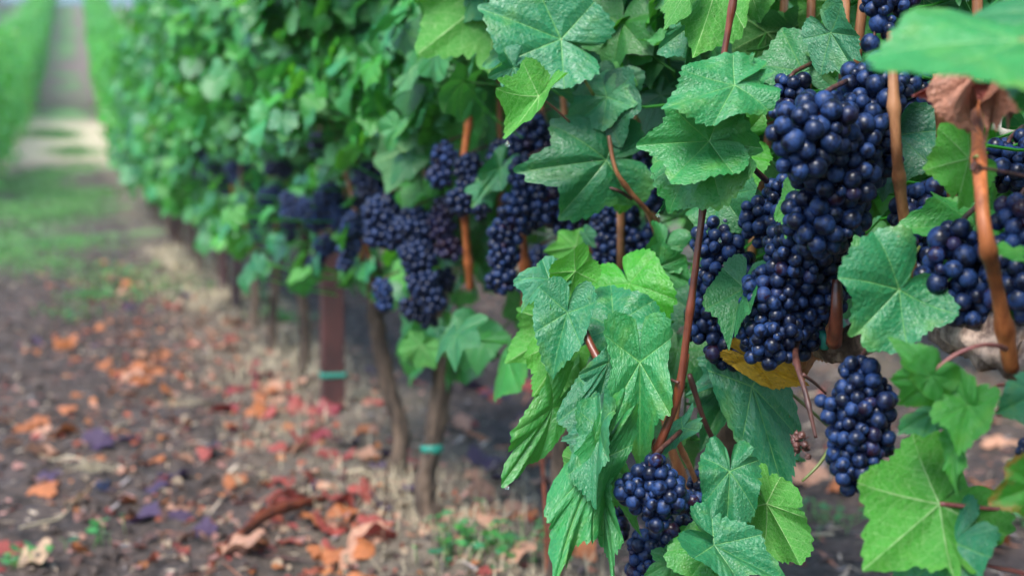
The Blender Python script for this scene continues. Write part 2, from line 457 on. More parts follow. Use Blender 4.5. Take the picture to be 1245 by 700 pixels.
# ------------------------------------------------------------------ leaf geometry
OA = np.radians([0, 14, 29, 40, 54, 68, 84, 96, 114, 132, 150, 166, 175, 180])
OR = np.array([1.0, .86, .70, .76, .90, .80, .66, .68, .78, .72, .60, .44, .25, .06])
def leaf(nr, ntn, r_, curl=1.0, teeth=1.0, droop=None, fold=None, width=1.0, lobed=None):
    """(V, F, lc) of one leaf: junction at the origin, tip at (0, 1, 0), upper side +Z"""
    th = np.linspace(-PI, PI, ntn, endpoint=False)+PI/ntn
    lob = (lobed+.25 if lobed is not None else r_.uniform(.45, 1.1))
    asym = r_.normal(0, .065, 6)
    R = np.interp(np.abs(th), OA, OR)
    sm = np.interp(np.abs(th), OA[[0, 4, 8, 11, 13]], OR[[0, 4, 8, 11, 13]])
    R = sm+(R-sm)*lob
    for k in range(6): R = R*(1+asym[k]*np.sin((k+1)*th+k)*.6)
    if ntn >= 40:
        ph = (th+.05*np.sin(3*th+asym[1]*60)+.03*np.sin(8*th+asym[2]*60))*(17+r_.integers(0, 4))/(2*PI)*2+r_.uniform(0, 1)
        saw = 1-2*np.abs((ph % 1)-.5)
        ph2 = ph*2.0+.3
        saw2 = 1-2*np.abs((ph2 % 1)-.5)
        amp = .055*(1+.5*np.sin(th*5+asym[0]*90))
        R = R*(1+teeth*(amp*(saw**.7-.5)+.018*(saw2-.5)))
    R = R+.06*np.exp(-(th/.10)**2)
    for _ in range(int(r_.integers(0, 3))):       # a tear or a bite in the margin
        R = R*(1-r_.uniform(.08, .25)*np.exp(-((th-r_.uniform(-2.4, 2.4))/r_.uniform(.03, .09))**2))
    s = (np.arange(1, nr+1)/nr)**.9
    rr = s[:, None]*R[None, :]
    x = rr*np.sin(th)[None, :]; y = rr*np.cos(th)[None, :]
    e = np.repeat(s[:, None], ntn, 1)
    x = np.concatenate([[0], x.ravel()]); y = np.concatenate([[0], y.ravel()]); e = np.concatenate([[0], e.ravel()])
    # relief: fold along the midrib, droop, puckers between veins, margin ruffle
    a = np.abs(np.arctan2(x, y)); r = np.hypot(x, y)
    cen = np.where(a > 1.396, 1.885, np.where(a > .454, .907, 0))
    dl = a-cen
    puck = np.minimum(np.abs(r*np.sin(dl)), .12)
    fold = r_.uniform(-.10, .30) if fold is None else fold
    droop = r_.uniform(.05, .45) if droop is None else droop
    z = .20*puck*curl+fold*np.abs(x)*.8-droop*np.maximum(y, 0)**2*.8-r_.uniform(-.05, .25)*x*x
    for k in range(4):
        w_ = r_.integers(2, 8); z = z+curl*r_.normal(0, .030)*np.sin(w_*np.arctan2(x, y)+r_.uniform(0, 6))*e**2.2
    z = z+curl*r_.normal(0, .05)*np.sin(3*x+r_.uniform(0, 6))+curl*r_.normal(0, .05)*np.sin(3*y+r_.uniform(0, 6))
    if nr > 8:
        q = (r*np.cos(dl)-.85*np.abs(r*np.sin(dl))) / .15
        z = z+.0035*np.abs(np.sin(PI*q))*curl*(1-.3*e)+.006*curl*vnoise(x+9, y+9, 7, int(r_.integers(1, 99)))
    z = z-z[0]
    V = np.stack([x*width, y, z], -1)
    lc = np.stack([x, y, e], -1)
    j = np.arange(ntn); jn = (j+1) % ntn
    f3 = np.stack([np.zeros(ntn, int), 1+jn, 1+j], -1)
    fs = [f3]
    if nr > 1:
        i = np.arange(nr-1)[:, None]
        fs.append(np.stack([1+i*ntn+j, 1+i*ntn+jn, 1+(i+1)*ntn+jn, 1+(i+1)*ntn+j], -1).reshape(-1, 4))
    return V, fs, lc
def frame(tipdir, normal):
    t = nrm(tipdir); n = np.asarray(normal, float); n = nrm(n-t*np.dot(n, t)); s = np.cross(t, n)
    return np.stack([s, t, n])             # rows: local x, y, z
def templates(k, nr, ntn, seed, **kw):
    r_ = np.random.default_rng(seed)
    return [leaf(nr, ntn, r_, **kw) for _ in range(k)]
TH = templates(14, 9, 96, 1, curl=1.3); TM = templates(10, 3, 40, 2); TF = templates(6, 1, 13, 3)

def put_leaf(mb, tpl, pos, tip, nor, size, lt, petiole=None, seed=0):
    V, fs, lc = tpl
    Fm = frame(tip, nor)
    W = pos+size*(V @ Fm)
    A = np.concatenate([lc, np.repeat(np.asarray(lt)[None, :], len(V), 0)], 1)
    mb.add(W, fs, A)
    if petiole is not None:
        pv, pf = tube([pos, (np.asarray(pos)+petiole)/2+np.array([0, 0, -.006]), petiole], [.0011, .0014], 4, 4, caps=False)
        mb.add(pv, pf, np.concatenate([np.tile([.02, .3, .1], (len(pv), 1)), np.tile([.8, .4, .0], (len(pv), 1))], 1))

# ------------------------------------------------------------------ grape bunches
def ico(sub=3):
    t = (1+5**.5)/2
    v = [(-1, t, 0), (1, t, 0), (-1, -t, 0), (1, -t, 0), (0, -1, t), (0, 1, t), (0, -1, -t), (0, 1, -t), (t, 0, -1), (t, 0, 1), (-t, 0, -1), (-t, 0, 1)]
    f = [(0, 11, 5), (0, 5, 1), (0, 1, 7), (0, 7, 10), (0, 10, 11), (1, 5, 9), (5, 11, 4), (11, 10, 2), (10, 7, 6), (7, 1, 8), (3, 9, 4), (3, 4, 2), (3, 2, 6), (3, 6, 8), (3, 8, 9), (4, 9, 5), (2, 4, 11), (6, 2, 10), (8, 6, 7), (9, 8, 1)]
    v = [nrm(a) for a in v]
    for _ in range(sub):
        c = {}; g = []
        def m(a, b):
            k = (min(a, b), max(a, b))
            if k not in c: c[k] = len(v); v.append(nrm(v[a]+v[b]))
            return c[k]
        for a, b, d in f:
            ab, bd, da = m(a, b), m(b, d), m(d, a); g += [(a, ab, da), (b, bd, ab), (d, da, bd), (ab, bd, da)]
        f = g
    return np.array(v), np.array(f)
I3 = ico(3); I2 = ico(2); I1 = ico(1)
R0 = .0070
berry_meshes = []
for k in range(5):
    v, f = I3; r_ = np.random.default_rng(50+k)
    vv = v.copy(); vv[:, 2] *= r_.uniform(.98, 1.10); vv[:, 0] *= r_.uniform(.96, 1.04)
    vv *= (1-.10*np.exp(-((1+v[:, 2:3])/.02)))         # tiny stylar dimple
    berry_meshes.append(mesh("berry", vv*R0, f, M_berry))
def pack(blobs, br, r_, dens=.87):
    """blobs: list of (centre, radius); returns packed berry centres and radii"""
    cs = np.array([b[0] for b in blobs]); rs = np.array([b[1] for b in blobs])
    vol = rs**3; pr = vol/vol.sum()
    pts = []; rad = []
    tries = 0
    while tries < 8000:
        tries += 1
        k = r_.choice(len(cs), p=pr)
        d = nrm(r_.normal(0, 1, 3))*rs[k]*r_.random()**.38
        p = cs[k]+d
        rr = br*(r_.uniform(.78, 1.10) if r_.random() > .06 else r_.uniform(.5, .75))
        if pts:
            D = np.linalg.norm(np.array(pts)-p, axis=1)
            if (D < (np.array(rad)+rr)*.74).any(): continue
        pts.append(p); rad.append(rr)
    pts = np.array(pts); rad = np.array(rad)
    for _ in range(14):
        D = pts[:, None]-pts[None]; L = np.linalg.norm(D, axis=2)+1e-9; np.fill_diagonal(L, 9)
        ov = np.maximum((rad[:, None]+rad[None])*dens-L, 0)
        pts = pts+(D/L[..., None]*ov[..., None]).sum(1)*.28
    return pts, rad
bunch_boxes = []
def bunch(name_label, blobs, depth, br=.0068, parts=True, group='grape bunches hanging on the near vines', flat=.85, seed=0, cat='grape bunch', stem_to=None):
    """blobs: [(px, py, radius px, extra depth)] in photo pixels"""
    r_ = np.random.default_rng(seed+100)
    B = []
    for b in blobs:
        dd = depth+(b[3] if len(b) > 3 else 0)
        B.append((P(b[0], b[1], dd), b[2]/F*dd*.93))
        bunch_boxes.append((b[0], b[1], b[2]*1.05, dd))
    pts, rad = pack(B, br, r_)
    top = B[0][0]+np.array([0, 0, B[0][1]])
    root = empty("grape_bunch", top)
    tag(root, name_label, cat, group)
    order = np.argsort(np.linalg.norm(pts-CAM, axis=1)) if parts else []
    lim = 98
    # visibility-aware choice: nearest to the camera first
    for q in order[:lim]:
        o = bpy.data.objects.new("berry", berry_meshes[int(r_.integers(5))]); C.objects.link(o)
        o.parent = root; o.location = pts[q]-top; s = rad[q]/R0; o.scale = (s, s, s)
        o.rotation_euler = (r_.uniform(-.6, .6), r_.uniform(-.6, .6), r_.uniform(0, 6))
    rest = order[lim:] if parts else range(len(pts))
    if len(rest):
        mb = MB()
        for q in rest:
            v, f = I2
            mb.add(pts[q]+v*rad[q], f, np.tile(np.concatenate([[0, 0, 0], r_.random(3)]), (len(v), 1)))
        o = mb.obj("berry", M_berry, root)
        if parts: o['kind'] = 'stuff'
    a = top+np.array([.035, .03, .012]) if stem_to is None else P(*stem_to)
    V_, f_ = tube([a, top, B[0][0], B[-1][0]], [.0020, .0018, .0015, .001], 6, 12)
    obj('stalk', V_, f_, M_canedark, root)
    return root

# near, in focus
bunch('large blue-black grape bunch in the centre of the vine, biggest and nearest of all',
      [(1000, 158, 44, -.01), (1062, 112, 42, .04), (1096, 96, 24, .07), (968, 160, 30, -.03), (975, 190, 28, -.02), (1035, 160, 48, .02), (1060, 190, 34, .05), (1015, 215, 46, .02), (1000, 265, 44, .03), (1030, 250, 34, .05)], 1.0, .0071, seed=1)
bunch('long dark grape bunch tapering down to a yellow leaf, directly under the biggest bunch',
      [(1015, 275, 38, .0), (975, 300, 48, -.02), (1012, 325, 40, .02), (940, 355, 38, -.01), (985, 350, 46, .0), (932, 268, 32, .04), (938, 405, 40, -.01), (975, 395, 36, .02), (950, 240, 24, .05)], 1.13, .0060, seed=2)
bunch('grape bunch hanging between the red-brown cane and the long bunch, folded leaf on it',
      [(872, 295, 30), (885, 335, 38), (870, 380, 34), (885, 418, 28), (856, 350, 20), (905, 390, 24), (850, 400, 16)], 1.2, .0065, seed=3)
bunch('small separate grape bunch hanging alone over bare soil below the cordon',
      [(1045, 458, 24), (1048, 485, 36), (1046, 525, 40), (1042, 562, 34), (1012, 497, 17, .0), (1070, 475, 14)], 0.98, .0059, seed=4)
bunch('grape bunch behind the thick orange cane, resting above the gnarled cordon',
      [(1165, 300, 28), (1150, 330, 30), (1185, 325, 36), (1180, 365, 30), (1200, 345, 34)], .96, .0076, seed=5)
bunch('grape bunch at the right picture edge, right of the thick orange cane',
      [(1240, 265, 28), (1232, 310, 30), (1262, 300, 40), (1248, 350, 34)], .93, .0072, seed=6)
bunch('shaded grapes high behind the orange cane at the right picture edge',
      [(1225, 200, 30), (1262, 195, 36), (1165, 140, 16), (1258, 225, 26)], 1.12, .0068, seed=7)
bunch('grape bunch half hidden between dark leaf and bright leaf, behind the tan cane',
      [(1112, 262, 26), (1105, 288, 22), (1125, 318, 18), (1128, 240, 20)], 1.08, .0072, seed=8)
bunch('shaded grapes behind the tan cane, right above the dark leaf',
      [(1100, 100, 26), (1110, 135, 24), (1080, 150, 22)], 1.2, .0070, seed=9)
bunch('few reddish-black berries at the top edge beside the blurred leaf',
      [(1066, 8, 16), (1075, 32, 12), (1098, -4, 18), (1062, 55, 8)], 1.12, .0072, seed=10)
bunch('shaded black grapes just left of the biggest bunch, under a round leaf',
      [(962, 112, 22), (955, 135, 16)], 1.18, .0068, seed=11)
bunch('low grape bunch under the foot of the red-brown cane, upper of two',
      [(795, 575, 22), (775, 597, 22), (805, 600, 30), (800, 622, 20), (838, 612, 14, .05)], 1.1, .0061, seed=12)
bunch('lowest grape bunch, cut by the bottom edge, below the two low bunches',
      [(805, 655, 22), (790, 672, 26), (785, 695, 22), (830, 640, 14)], 1.18, .0061, seed=13)
bunch('few small berries behind the long hanging leaf near the bottom',
      [(747, 625, 10), (750, 640, 12), (746, 655, 10)], 1.2, .0066, seed=14)
bunch('few berries peeping out between stems right of the low bunch',
      [(852, 590, 14), (842, 620, 12)], 1.25, .0066, seed=15)
bunch('berries cut by the right picture edge, between two blue-green leaves',
      [(1256, 545, 16), (1262, 565, 14)], .9, .0066, seed=16)
# second vine: slightly soft
bunch('broad grape bunch under the large folded leaf, middle of the picture',
      [(640, 215, 24), (668, 240, 36), (635, 255, 28), (700, 245, 28), (690, 262, 24)], 1.72, .0068, seed=17)
bunch('narrow grape bunch left of an orange cane, hanging below the broad one',
      [(614, 285, 18), (612, 310, 20), (610, 338, 18)], 1.72, .0066, seed=18)
bunch('grape bunch hanging beside the dark forked stem, middle of the picture',
      [(748, 265, 28), (752, 300, 30), (735, 330, 26), (765, 335, 20), (715, 320, 14)], 1.62, .0066, seed=19)
bunch('curved dark grapes above the forked stem, left of the pale leaf flap',
      [(775, 195, 16), (785, 215, 18), (795, 240, 16), (790, 290, 16)], 1.6, .0068, seed=20)
bunch('grape bunch under the narrow vivid green leaf with a water drop',
      [(650, 160, 20), (630, 180, 22), (610, 190, 18), (655, 185, 18)], 1.85, .0068, seed=21)
bunch('tiny cluster of berries high between petioles, left of a grey-green leaf',
      [(688, 80, 12), (690, 92, 9)], 1.8, .0068, seed=22)
bunch('dark berries below the narrow bunch, behind a red cane',
      [(655, 315, 16), (665, 330, 16), (645, 345, 16)], 1.9, .0066, seed=23)
# blurred, further along the row
far_b = [
 ('blurred grape bunch, left one of a pair in front of the first leaning trunk', [(465, 262, 24), (480, 280, 24), (458, 285, 16)], 2.35),
 ('blurred long grape bunch, right one of the pair, reaching down to a leaf clump', [(505, 275, 24), (508, 310, 24), (515, 345, 20), (525, 365, 16)], 2.3),
 ('blurred grape bunch beside a pale orange cane, above the pair', [(452, 218, 22), (446, 240, 18), (465, 232, 18)], 2.7),
 ('blurred grapes between two vertical canes, left of the narrow bunch', [(570, 205, 18), (575, 230, 20), (560, 245, 16), (585, 255, 12)], 2.1),
 ('blurred small grape bunch low beside the second trunk head', [(465, 352, 12), (467, 368, 10)], 2.5),
 ('blurred grape bunch right above the rusty post', [(400, 240, 18), (412, 262, 18), (385, 268, 14)], 3.0),
 ('small blurred grape cluster high among leaves above the rusty post', [(384, 172, 10), (385, 184, 9)], 3.2),
 ('blurred grape bunch just left of the rusty post', [(355, 262, 15), (368, 250, 12), (352, 245, 12)], 3.7),
 ('blurred grape bunch above the third trunk', [(325, 240, 13), (318, 262, 13), (333, 228, 10)], 4.2),
 ('blurred grape bunch high above the third trunk', [(345, 205, 12), (330, 205, 9)], 4.2),
 ('blurred dark grapes, left part of the row above the thin trunks', [(300, 212, 12), (312, 225, 12)], 4.9),
 ('far blurred grapes where the row turns plain green, upper cluster', [(240, 185, 11), (250, 192, 9)], 7.0),
 ('far blurred grapes where the row turns plain green, lower cluster', [(245, 212, 10), (254, 222, 8)], 6.9),
 ('blurred grapes behind the canes right of the pair, up against the trunk top', [(535, 275, 18), (545, 300, 16), (540, 255, 14)], 2.3),
 ('blurred grapes low on the bent trunk, above the leaf clump', [(500, 375, 14), (520, 385, 12), (540, 340, 14)], 2.35),
 ('blurred grape bunch between the rusty post and the pair', [(430, 275, 16), (425, 300, 14), (420, 320, 10)], 2.75),
 ('small blurred grape bunch hanging left of the third trunk', [(312, 285, 11), (316, 268, 11)], 4.6),
 ('blurred grapes between third and fourth thin trunks, high', [(282, 205, 9), (288, 218, 9)], 5.6),
 ('blurred grapes over the fifth reddish trunk', [(262, 205, 9), (268, 222, 9), (275, 238, 7)], 6.1),
 ('blurred grape bunch just under leaves above the rusty post head', [(395, 300, 13), (385, 320, 9)], 3.1),
 ('far blurred grapes left of the fifth reddish trunk, small and dark', [(252, 200, 8), (256, 212, 8)], 6.6),
 ('blurred hanging bunch between the second and first thin trunk beyond the post', [(350, 285, 10), (353, 270, 9)], 4.2),
 ('blurred dark bunch over the second thin trunk, beneath a leaf gap', [(330, 275, 11), (326, 258, 10)], 4.5),
 ('blurred grapes between the broad bunch and a pale leaf pair', [(540, 190, 16), (535, 215, 14)], 2.2),
]
for q, (lb, bl, d) in enumerate(far_b):
    bunch(lb, bl, min(d-.19, d*(.91 if d < 5 else .85)), .0068, parts=False, group='blurred grape bunches further along the row', seed=40+q)

# ------------------------------------------------------------------ vines
ROWX = .58
def trunk_geo(path, rad, seed):
    return tube(path, rad, 12, 30, rough=.10, seed=seed)
def fill_leaves(mb, tpls, n, y0, y1, z0, z1, r_, vb=0.0, xh=.24, size=(.032, .056), ok=None, xc=ROWX, pet=True, gzf=True, inner=.15):
    k = 0; tries = 0
    while k < n and tries < n*12:
        tries += 1
        y = r_.uniform(y0, y1); z = z0+(z1-z0)*r_.random()**.92
        side = -1 if r_.random() < .62 else 1
        x = xc+side*xh*(r_.random()**.55)*(.75+.35*math.sin(7*y+3*z)+.2*math.sin(13*z+5*y))
        p = np.array([x, y, z])
        if ok is not None and not ok(p): continue
        tip = np.array([side*r_.uniform(0, .6), r_.normal(0, .45), -r_.uniform(.3, 1.1)])
        nor = np.array([side*r_.uniform(.2, 1.1), r_.normal(0, .5)-.15, r_.uniform(-.1, 1.3)])
        if r_.random() < .22: nor = -nor*np.array([1, 1, .3])
        lt = (min(1, max(0, vb+(1-vb)*r_.beta(1.0, 1.4))), r_.random()+vb*.9, 0 if r_.random() > .012 else r_.uniform(.3, 1))
        s = r_.uniform(*size)
        pe = np.array([xc+(x-xc)*.4, y+r_.normal(0, .03), z-r_.uniform(-.01, .06)]) if pet else None
        put_leaf(mb, tpls[int(r_.integers(len(tpls)))], p, tip, nor, s, lt, pe)
        k += 1

# ---- keep-clear tests for the near vines, in the photograph's pixels, so the bunches and the gaps to the soil stay open
def clear_of_bunches(px, py, d, m=1.0):
    for bx, by, br_, bd in bunch_boxes:
        if d < bd+.03 and (px-bx)**2+(py-by)**2 < (br_*m+((.052 if py < by else .024)*F/d*(1 if bd < 2.3 else .58) if bd > 1.45 else 30/max(d, .8)))**2: return False
    return True
def near_ok(p):
    px, py, d = proj(p)
    if d < .25: return False
    if px > 1330: return d > .4 and p[0] > .42
    if px < 540: return p[0] > .42 and clear_of_bunches(px, py, d)
    if d < 1.32 and px < 1010: return False
    if d < 1.12: return False
    if not clear_of_bunches(px, py, d): return False
    if py > 395 and px > 985: return False
    if 560 < px < 655 and py > 470: return False
    if py > 470 and px < 790: return False
    if py > 560 and r_near.random() < .55: return False
    if 1040 < px and py > 330 : return False
    return True
def mid_ok(p):
    px, py, d = proj(p)
    return clear_of_bunches(px, py, d, .95)

# ---- the three vines in focus
r_near = np.random.default_rng(99)
def cane(parent, pts, wpx, mat, seed=0, nodes=True, name='cane'):
    """pts [(px, py, depth)], wpx widths in pixels at those depths"""
    W = [P(*q) for q in pts]
    rad = [w_*(.88 if w_ > 6 else 1)/2/F*q[2] for w_, q in zip(wpx, pts)]
    L = sum(np.linalg.norm(W[i+1]-W[i]) for i in range(len(W)-1))
    nn = np.arange(.06, 1, .065/L) if nodes and L > .07 else None
    n = max(12, int(L/.004))
    V_, f_ = tube(W, rad, 12, n, rough=.035, nodes=nn, seed=seed)
    return obj(name, V_, f_, mat, parent)

def hero(parent, j, t, d, tipd=0.0, roll=0.0, width=1.0, vivid=.2, bright=.5, decay=0.0, mat=None, under=False, seed=None, petiole=None, pw=3.5, pmat=None, name='leaf', label=None, color=None, **kw):
    """a leaf seen with its junction at pixel j and its tip at pixel t"""
    hero.n += 1
    r_ = np.random.default_rng(1000+hero.n if seed is None else seed)
    pj = P(j[0], j[1], d); pt = P(t[0], t[1], d+tipd)
    tv = pt-pj; size = np.linalg.norm(tv); T_ = tv/size
    view = nrm(CAM-pj)
    if tipd == 0 and t[1]-j[1] > abs(t[0]-j[0])*.8 and d > .75:      # a hanging blade leans out, its face to the sky
        pt = P(t[0], t[1], d-.42*size); tv = pt-pj; size = np.linalg.norm(tv); T_ = tv/size; width *= .87
    n_ = nrm(view-T_*np.dot(view, T_))
    s_ = np.cross(T_, n_); a = math.radians(roll)
    if abs(t[0]-j[0]) > .8*abs(t[1]-j[1]) and s_[2] < 0: a = -a
    if abs(t[0]-j[0]) > .8*abs(t[1]-j[1]): a = -a
    n_ = n_*math.cos(a)+s_*math.sin(a)
    if under: n_ = -n_
    kw.setdefault('droop', .2); kw.setdefault('curl', 1.5) 
    V_, fs, lc = leaf(30, 220, r_, width=width, **kw)
    Wv = pj+size*(V_ @ frame(T_, n_))
    A = np.tile([vivid, bright, decay] if color is None else color, (len(V_), 1))
    o = obj(name, Wv, fs, mat or M_leaf, parent, {'lc': lc, 'lt': A})
    if label: o['label'] = label
    if petiole:
        P2 = [P(j[0], j[1], d)]+[P(*q) for q in petiole]
        V2, f2 = tube(P2, [pw*.8/2/F*d, pw/2/F*d], 8, 14)
        obj('petiole', V2, f2, pmat or M_stem, o)
    return o
hero.n = 0

def vine_root(depth, label, x=ROWX, group='grapevines of the right row'):
    y = rowx_y(depth, x)
    r = empty('grape_vine', (x, y, float(gh(x, y))))
    tag(r, label, 'grapevine', group)
    return r, y

# vine A: trunk just outside the frame on the right, cordon comes in
vA, yA = vine_root(.72, 'nearest grapevine at the right edge with gnarled cordon and thick orange cane')
b0 = np.array(vA.location)
V_, f_ = tube([b0-[0, 0, .03], b0+[.01, .01, .2], b0+[-.01, .0, .40], P(1330, 455, .86)], [.024, .018, .018, .021], 14, 40, rough=.10, seed=3)
obj('trunk', V_, f_, M_bark, vA)
V_, f_ = tube([P(1330, 455, .86), P(1265, 435, .93), P(1215, 420, .95), P(1165, 393, .99), P(1122, 366, 1.05), P(1070, 400, 1.12), P(1015, 420, 1.16), P(985, 405, 1.2)],
              [.021, .019, .017, .019, .015, .012, .014, .008], 18, 110, rough=.11, seed=5)
obj('cordon', V_, f_, M_barkgrey, vA)
for s_ in range(5):   # shreds of loose bark
    a = P(1120+s_*22, 372+s_*11, 1.03-.012*s_); bq = a+(P(1165+s_*24, 398+s_*12, 1.0-.01*s_)-a)*1.1+np.array([0, 0, .004*(s_ % 3)])
    V_, f_ = tube([a, (a+bq)/2+np.array([0, 0, .006]), bq], [.0012, .0022, .0008], 6, 14, rough=.1, seed=s_)
    obj('bark_strip', V_, f_, M_barkgrey, vA)
cane(vA, [(1182, 90, .93), (1188, 160, .90), (1196, 270, .85), (1212, 350, .87), (1230, 448, .90)], [15, 17, 19, 20, 23], M_cane, 1)
cane(vA, [(1084, 40, .99), (1086, 100, .98), (1090, 180, .99), (1097, 250, 1.02), (1112, 372, 1.07)], [13, 14, 14, 15, 16], M_canetan, 2)
cane(vA, [(1140, 90, 1.02), (1144, 155, 1.03), (1160, 260, 1.08), (1172, 395, 1.1)], [12, 13, 14, 15], M_canetan, 3)
cane(vA, [(1028, -20, 1.16), (1027, 45, 1.16), (1022, 180, 1.17), (1018, 350, 1.13), (1013, 415, 1.12)], [12, 13, 14, 16, 20], M_canetan, 4)
cane(vA, [(1018, 340, 1.09), (1017, 380, 1.09), (1014, 418, 1.11)], [13, 17, 22], M_canered, 5)
cane(vA, [(976, 398, 1.2), (967, 430, 1.10), (980, 480, 1.06), (992, 532, 1.05)], [9, 8, 7, 4], M_canedark, 6)
cane(vA, [(976, 455, 1.07), (990, 465, 1.08), (1004, 478, 1.09)], [5, 4, 3], M_canedark, 61)
cane(vA, [(1186, 204, .83), (1205, 206, .84), (1245, 214, .86), (1290, 222, .88)], [5, 4, 4, 3], M_canedark, 7, False, 'tendril')
cane(vA, [(1185, 196, .835), (1181, 203, .825), (1187, 210, .825), (1194, 204, .84), (1186, 199, .826), (1180, 207, .83)], [3.5, 4, 4, 4, 3, 2], M_canedark, 8, False, 'tendril')
cane(vA, [(1222, 424, .88), (1213, 420, .86), (1190, 420, .85), (1160, 432, .85), (1133, 452, .85)], [9, 6, 5, 5, 4], M_petred, 9, False, 'petiole')
cane(vA, [(1235, 470, .9), (1215, 468, .88), (1195, 480, .86), (1177, 492, .85)], [5, 4, 4, 3], M_petred, 10, False, 'petiole')
cane(vA, [(1300, 640, .95), (1245, 622, .92), (1205, 618, .9), (1143, 612, .9)], [5, 5, 5, 6], M_petred, 11, False, 'petiole')
cane(vA, [(1310, 725, .9), (1245, 697, .9), (1215, 690, .9), (1195, 685, .9)], [8, 6, 5, 4], M_petred, 12, False, 'petiole')
cane(vA, [(975, 585, 1.02), (995, 565, 1.02), (1008, 545, 1.03), (1012, 530, 1.04)], [3, 4, 5, 3], M_stem, 13, False, 'petiole')
# shrivelled cluster
mb = MB(); r_ = np.random.default_rng(5)
for q in range(16):
    c = P(969, 541, 1.04)+r_.normal(0, .0042, 3); v, f = I2
    mb.add(c+v*r_.uniform(.0016, .003)*(1+.15*r_.normal(0, 1, (len(v), 1))), f)
    V_, f_ = tube([P(969, 541, 1.04), c+r_.normal(0, .003, 3)], [.0006, .0004], 4, 3); mb.add(V_, f_)
mb.obj('shrivelled_cluster', M_canedark, vA)
# leaves of vine A
H = hero
H(vA, (1242, 50), (1047, 58), .68, .02, -64, .66, .35, 1.0, droop=.05, fold=-.05, lobed=-.1, curl=.7, seed=5, petiole=[(1262, 60, .70), (1300, 80, .74)], pw=14, label='large blurred leaf nearest the camera')
H(vA, (1292, 20), (1182, 6), .70, .02, -55, .9, .2, .7)
H(vA, (1278, 75), (1236, 142), .72, .01, 10, .9, .3, .7)
H(vA, (1178, 193), (1129, 205), .93, .02, 10, 1.25, 1.0, .75, lobed=.4, under=True, fold=.1, seed=21, petiole=[(1188, 190, .85)], pw=4)
H(vA, (1186, 274), (1098, 272), 1.0, -.02, -25, .62, .55, .5, seed=8)
H(vA, (1093, 352), (1030, 418), .95, -.01, 0, .95, .12, .72, lobed=.7, petiole=[(1100, 330, .98), (1118, 300, 1.02)], pw=4, label='large blue-green leaf with beads of rain in front of the cordon')
H(vA, (1078, 345), (1048, 292), 1.0, .0, 20, .85, .55, .5)
H(vA, (1092, 165), (1078, 234), 1.10, -.01, 15, 1.0, .0, .30)
H(vA, (1132, 458), (1096, 500), .85, .01, 25, .85, .75, .55, seed=31)
H(vA, (1130, 455), (1090, 408), .85, .0, -30, .45, .75, .5)
H(vA, (1176, 492), (1163, 548), .85, .0, 10, .85, .85, .62, decay=.25)
H(vA, (1176, 490), (1163, 448), .85, .0, -10, .5, .8, .6)
H(vA, (1162, 535), (1158, 600), .86, .0, 30, .45, .8, .5, decay=.2)
H(vA, (1140, 500), (1092, 520), .88, .0, -40, .5, .3, .6)
H(vA, (1262, 478), (1214, 500), .85, .01, -15, .9, .1, .8)
H(vA, (1265, 572), (1214, 598), .85, .01, -15, .6, .1, .7)
H(vA, (1143, 612), (1052, 690), .90, .0, 0, .98, .95, .62, lobed=.75, under=True, fold=0., droop=.05, seed=45, label='broad bright green leaf with pale veins low over the soil')
H(vA, (1145, 614), (1178, 690), .92, .01, -30, .75, .7, .55, seed=46)
H(vA, (1160, 660), (1072, 712), .89, .0, -45, .7, .05, .8, seed=47)
H(vA, (1262, 588), (1212, 612), .84, .0, 20, 1.0, .9, .5, decay=.55, seed=48, label='green leaf with red-brown autumn margin')
H(vA, (1225, 270), (1250, 300), 1.0, .0, -50, .6, .4, .6)
H(vA, (1236, 310), (1205, 300), .86, .0, -60, .7, .8, .7)
H(vA, (1240, 395), (1200, 380), .98, .0, 20, .8, .6, .3)
H(vA, (1010, 40), (1040, 90), 1.14, .0, 25, .85, .1, .5)
H(vA, (1040, 50), (1030, 0), 1.2, .0, 25, .85, .6, .5)
# dried leaf hanging by the orange cane: crumpled
for (j, t, d, wd, col, sd) in [((1208, 80), (1200, 170), .86, .36, (.46, .20, .13), 1), ((1224, 85), (1228, 158), .87, .32, (.40, .17, .11), 2),
                               ((1165, 90), (1175, 152), .88, .30, (.40, .17, .10), 3), ((1172, 96), (1114, 112), .90, .36, (.45, .12, .09), 4), ((1190, 86), (1188, 164), .865, .4, (.50, .23, .15), 5),
                               ((1152, 100), (1135, 116), .89, .6, (.52, .05, .03), 6)]:
    H(vA, j, t, d, .01, 20*(sd-3), wd, name='dried_leaf', mat=M_dead, color=list(col), curl=3.0, fold=.7, droop=.1, seed=600+sd, label='dried brown crumpled leaf' if sd < 6 else 'dried red leaf')
# yellow leaves under the long bunch
H(vA, (915, 436), (982, 468), 1.175, .0, 15, .40, name='leaf', mat=M_dead, color=[.75, .42, .02], curl=2.0, label='yellow leaf with orange margin', seed=71)
H(vA, (990, 405), (975, 462), 1.2, .0, 10, .6, name='leaf', mat=M_dead, color=[.55, .25, .10], curl=1.2, label='tan withered leaf', seed=72)

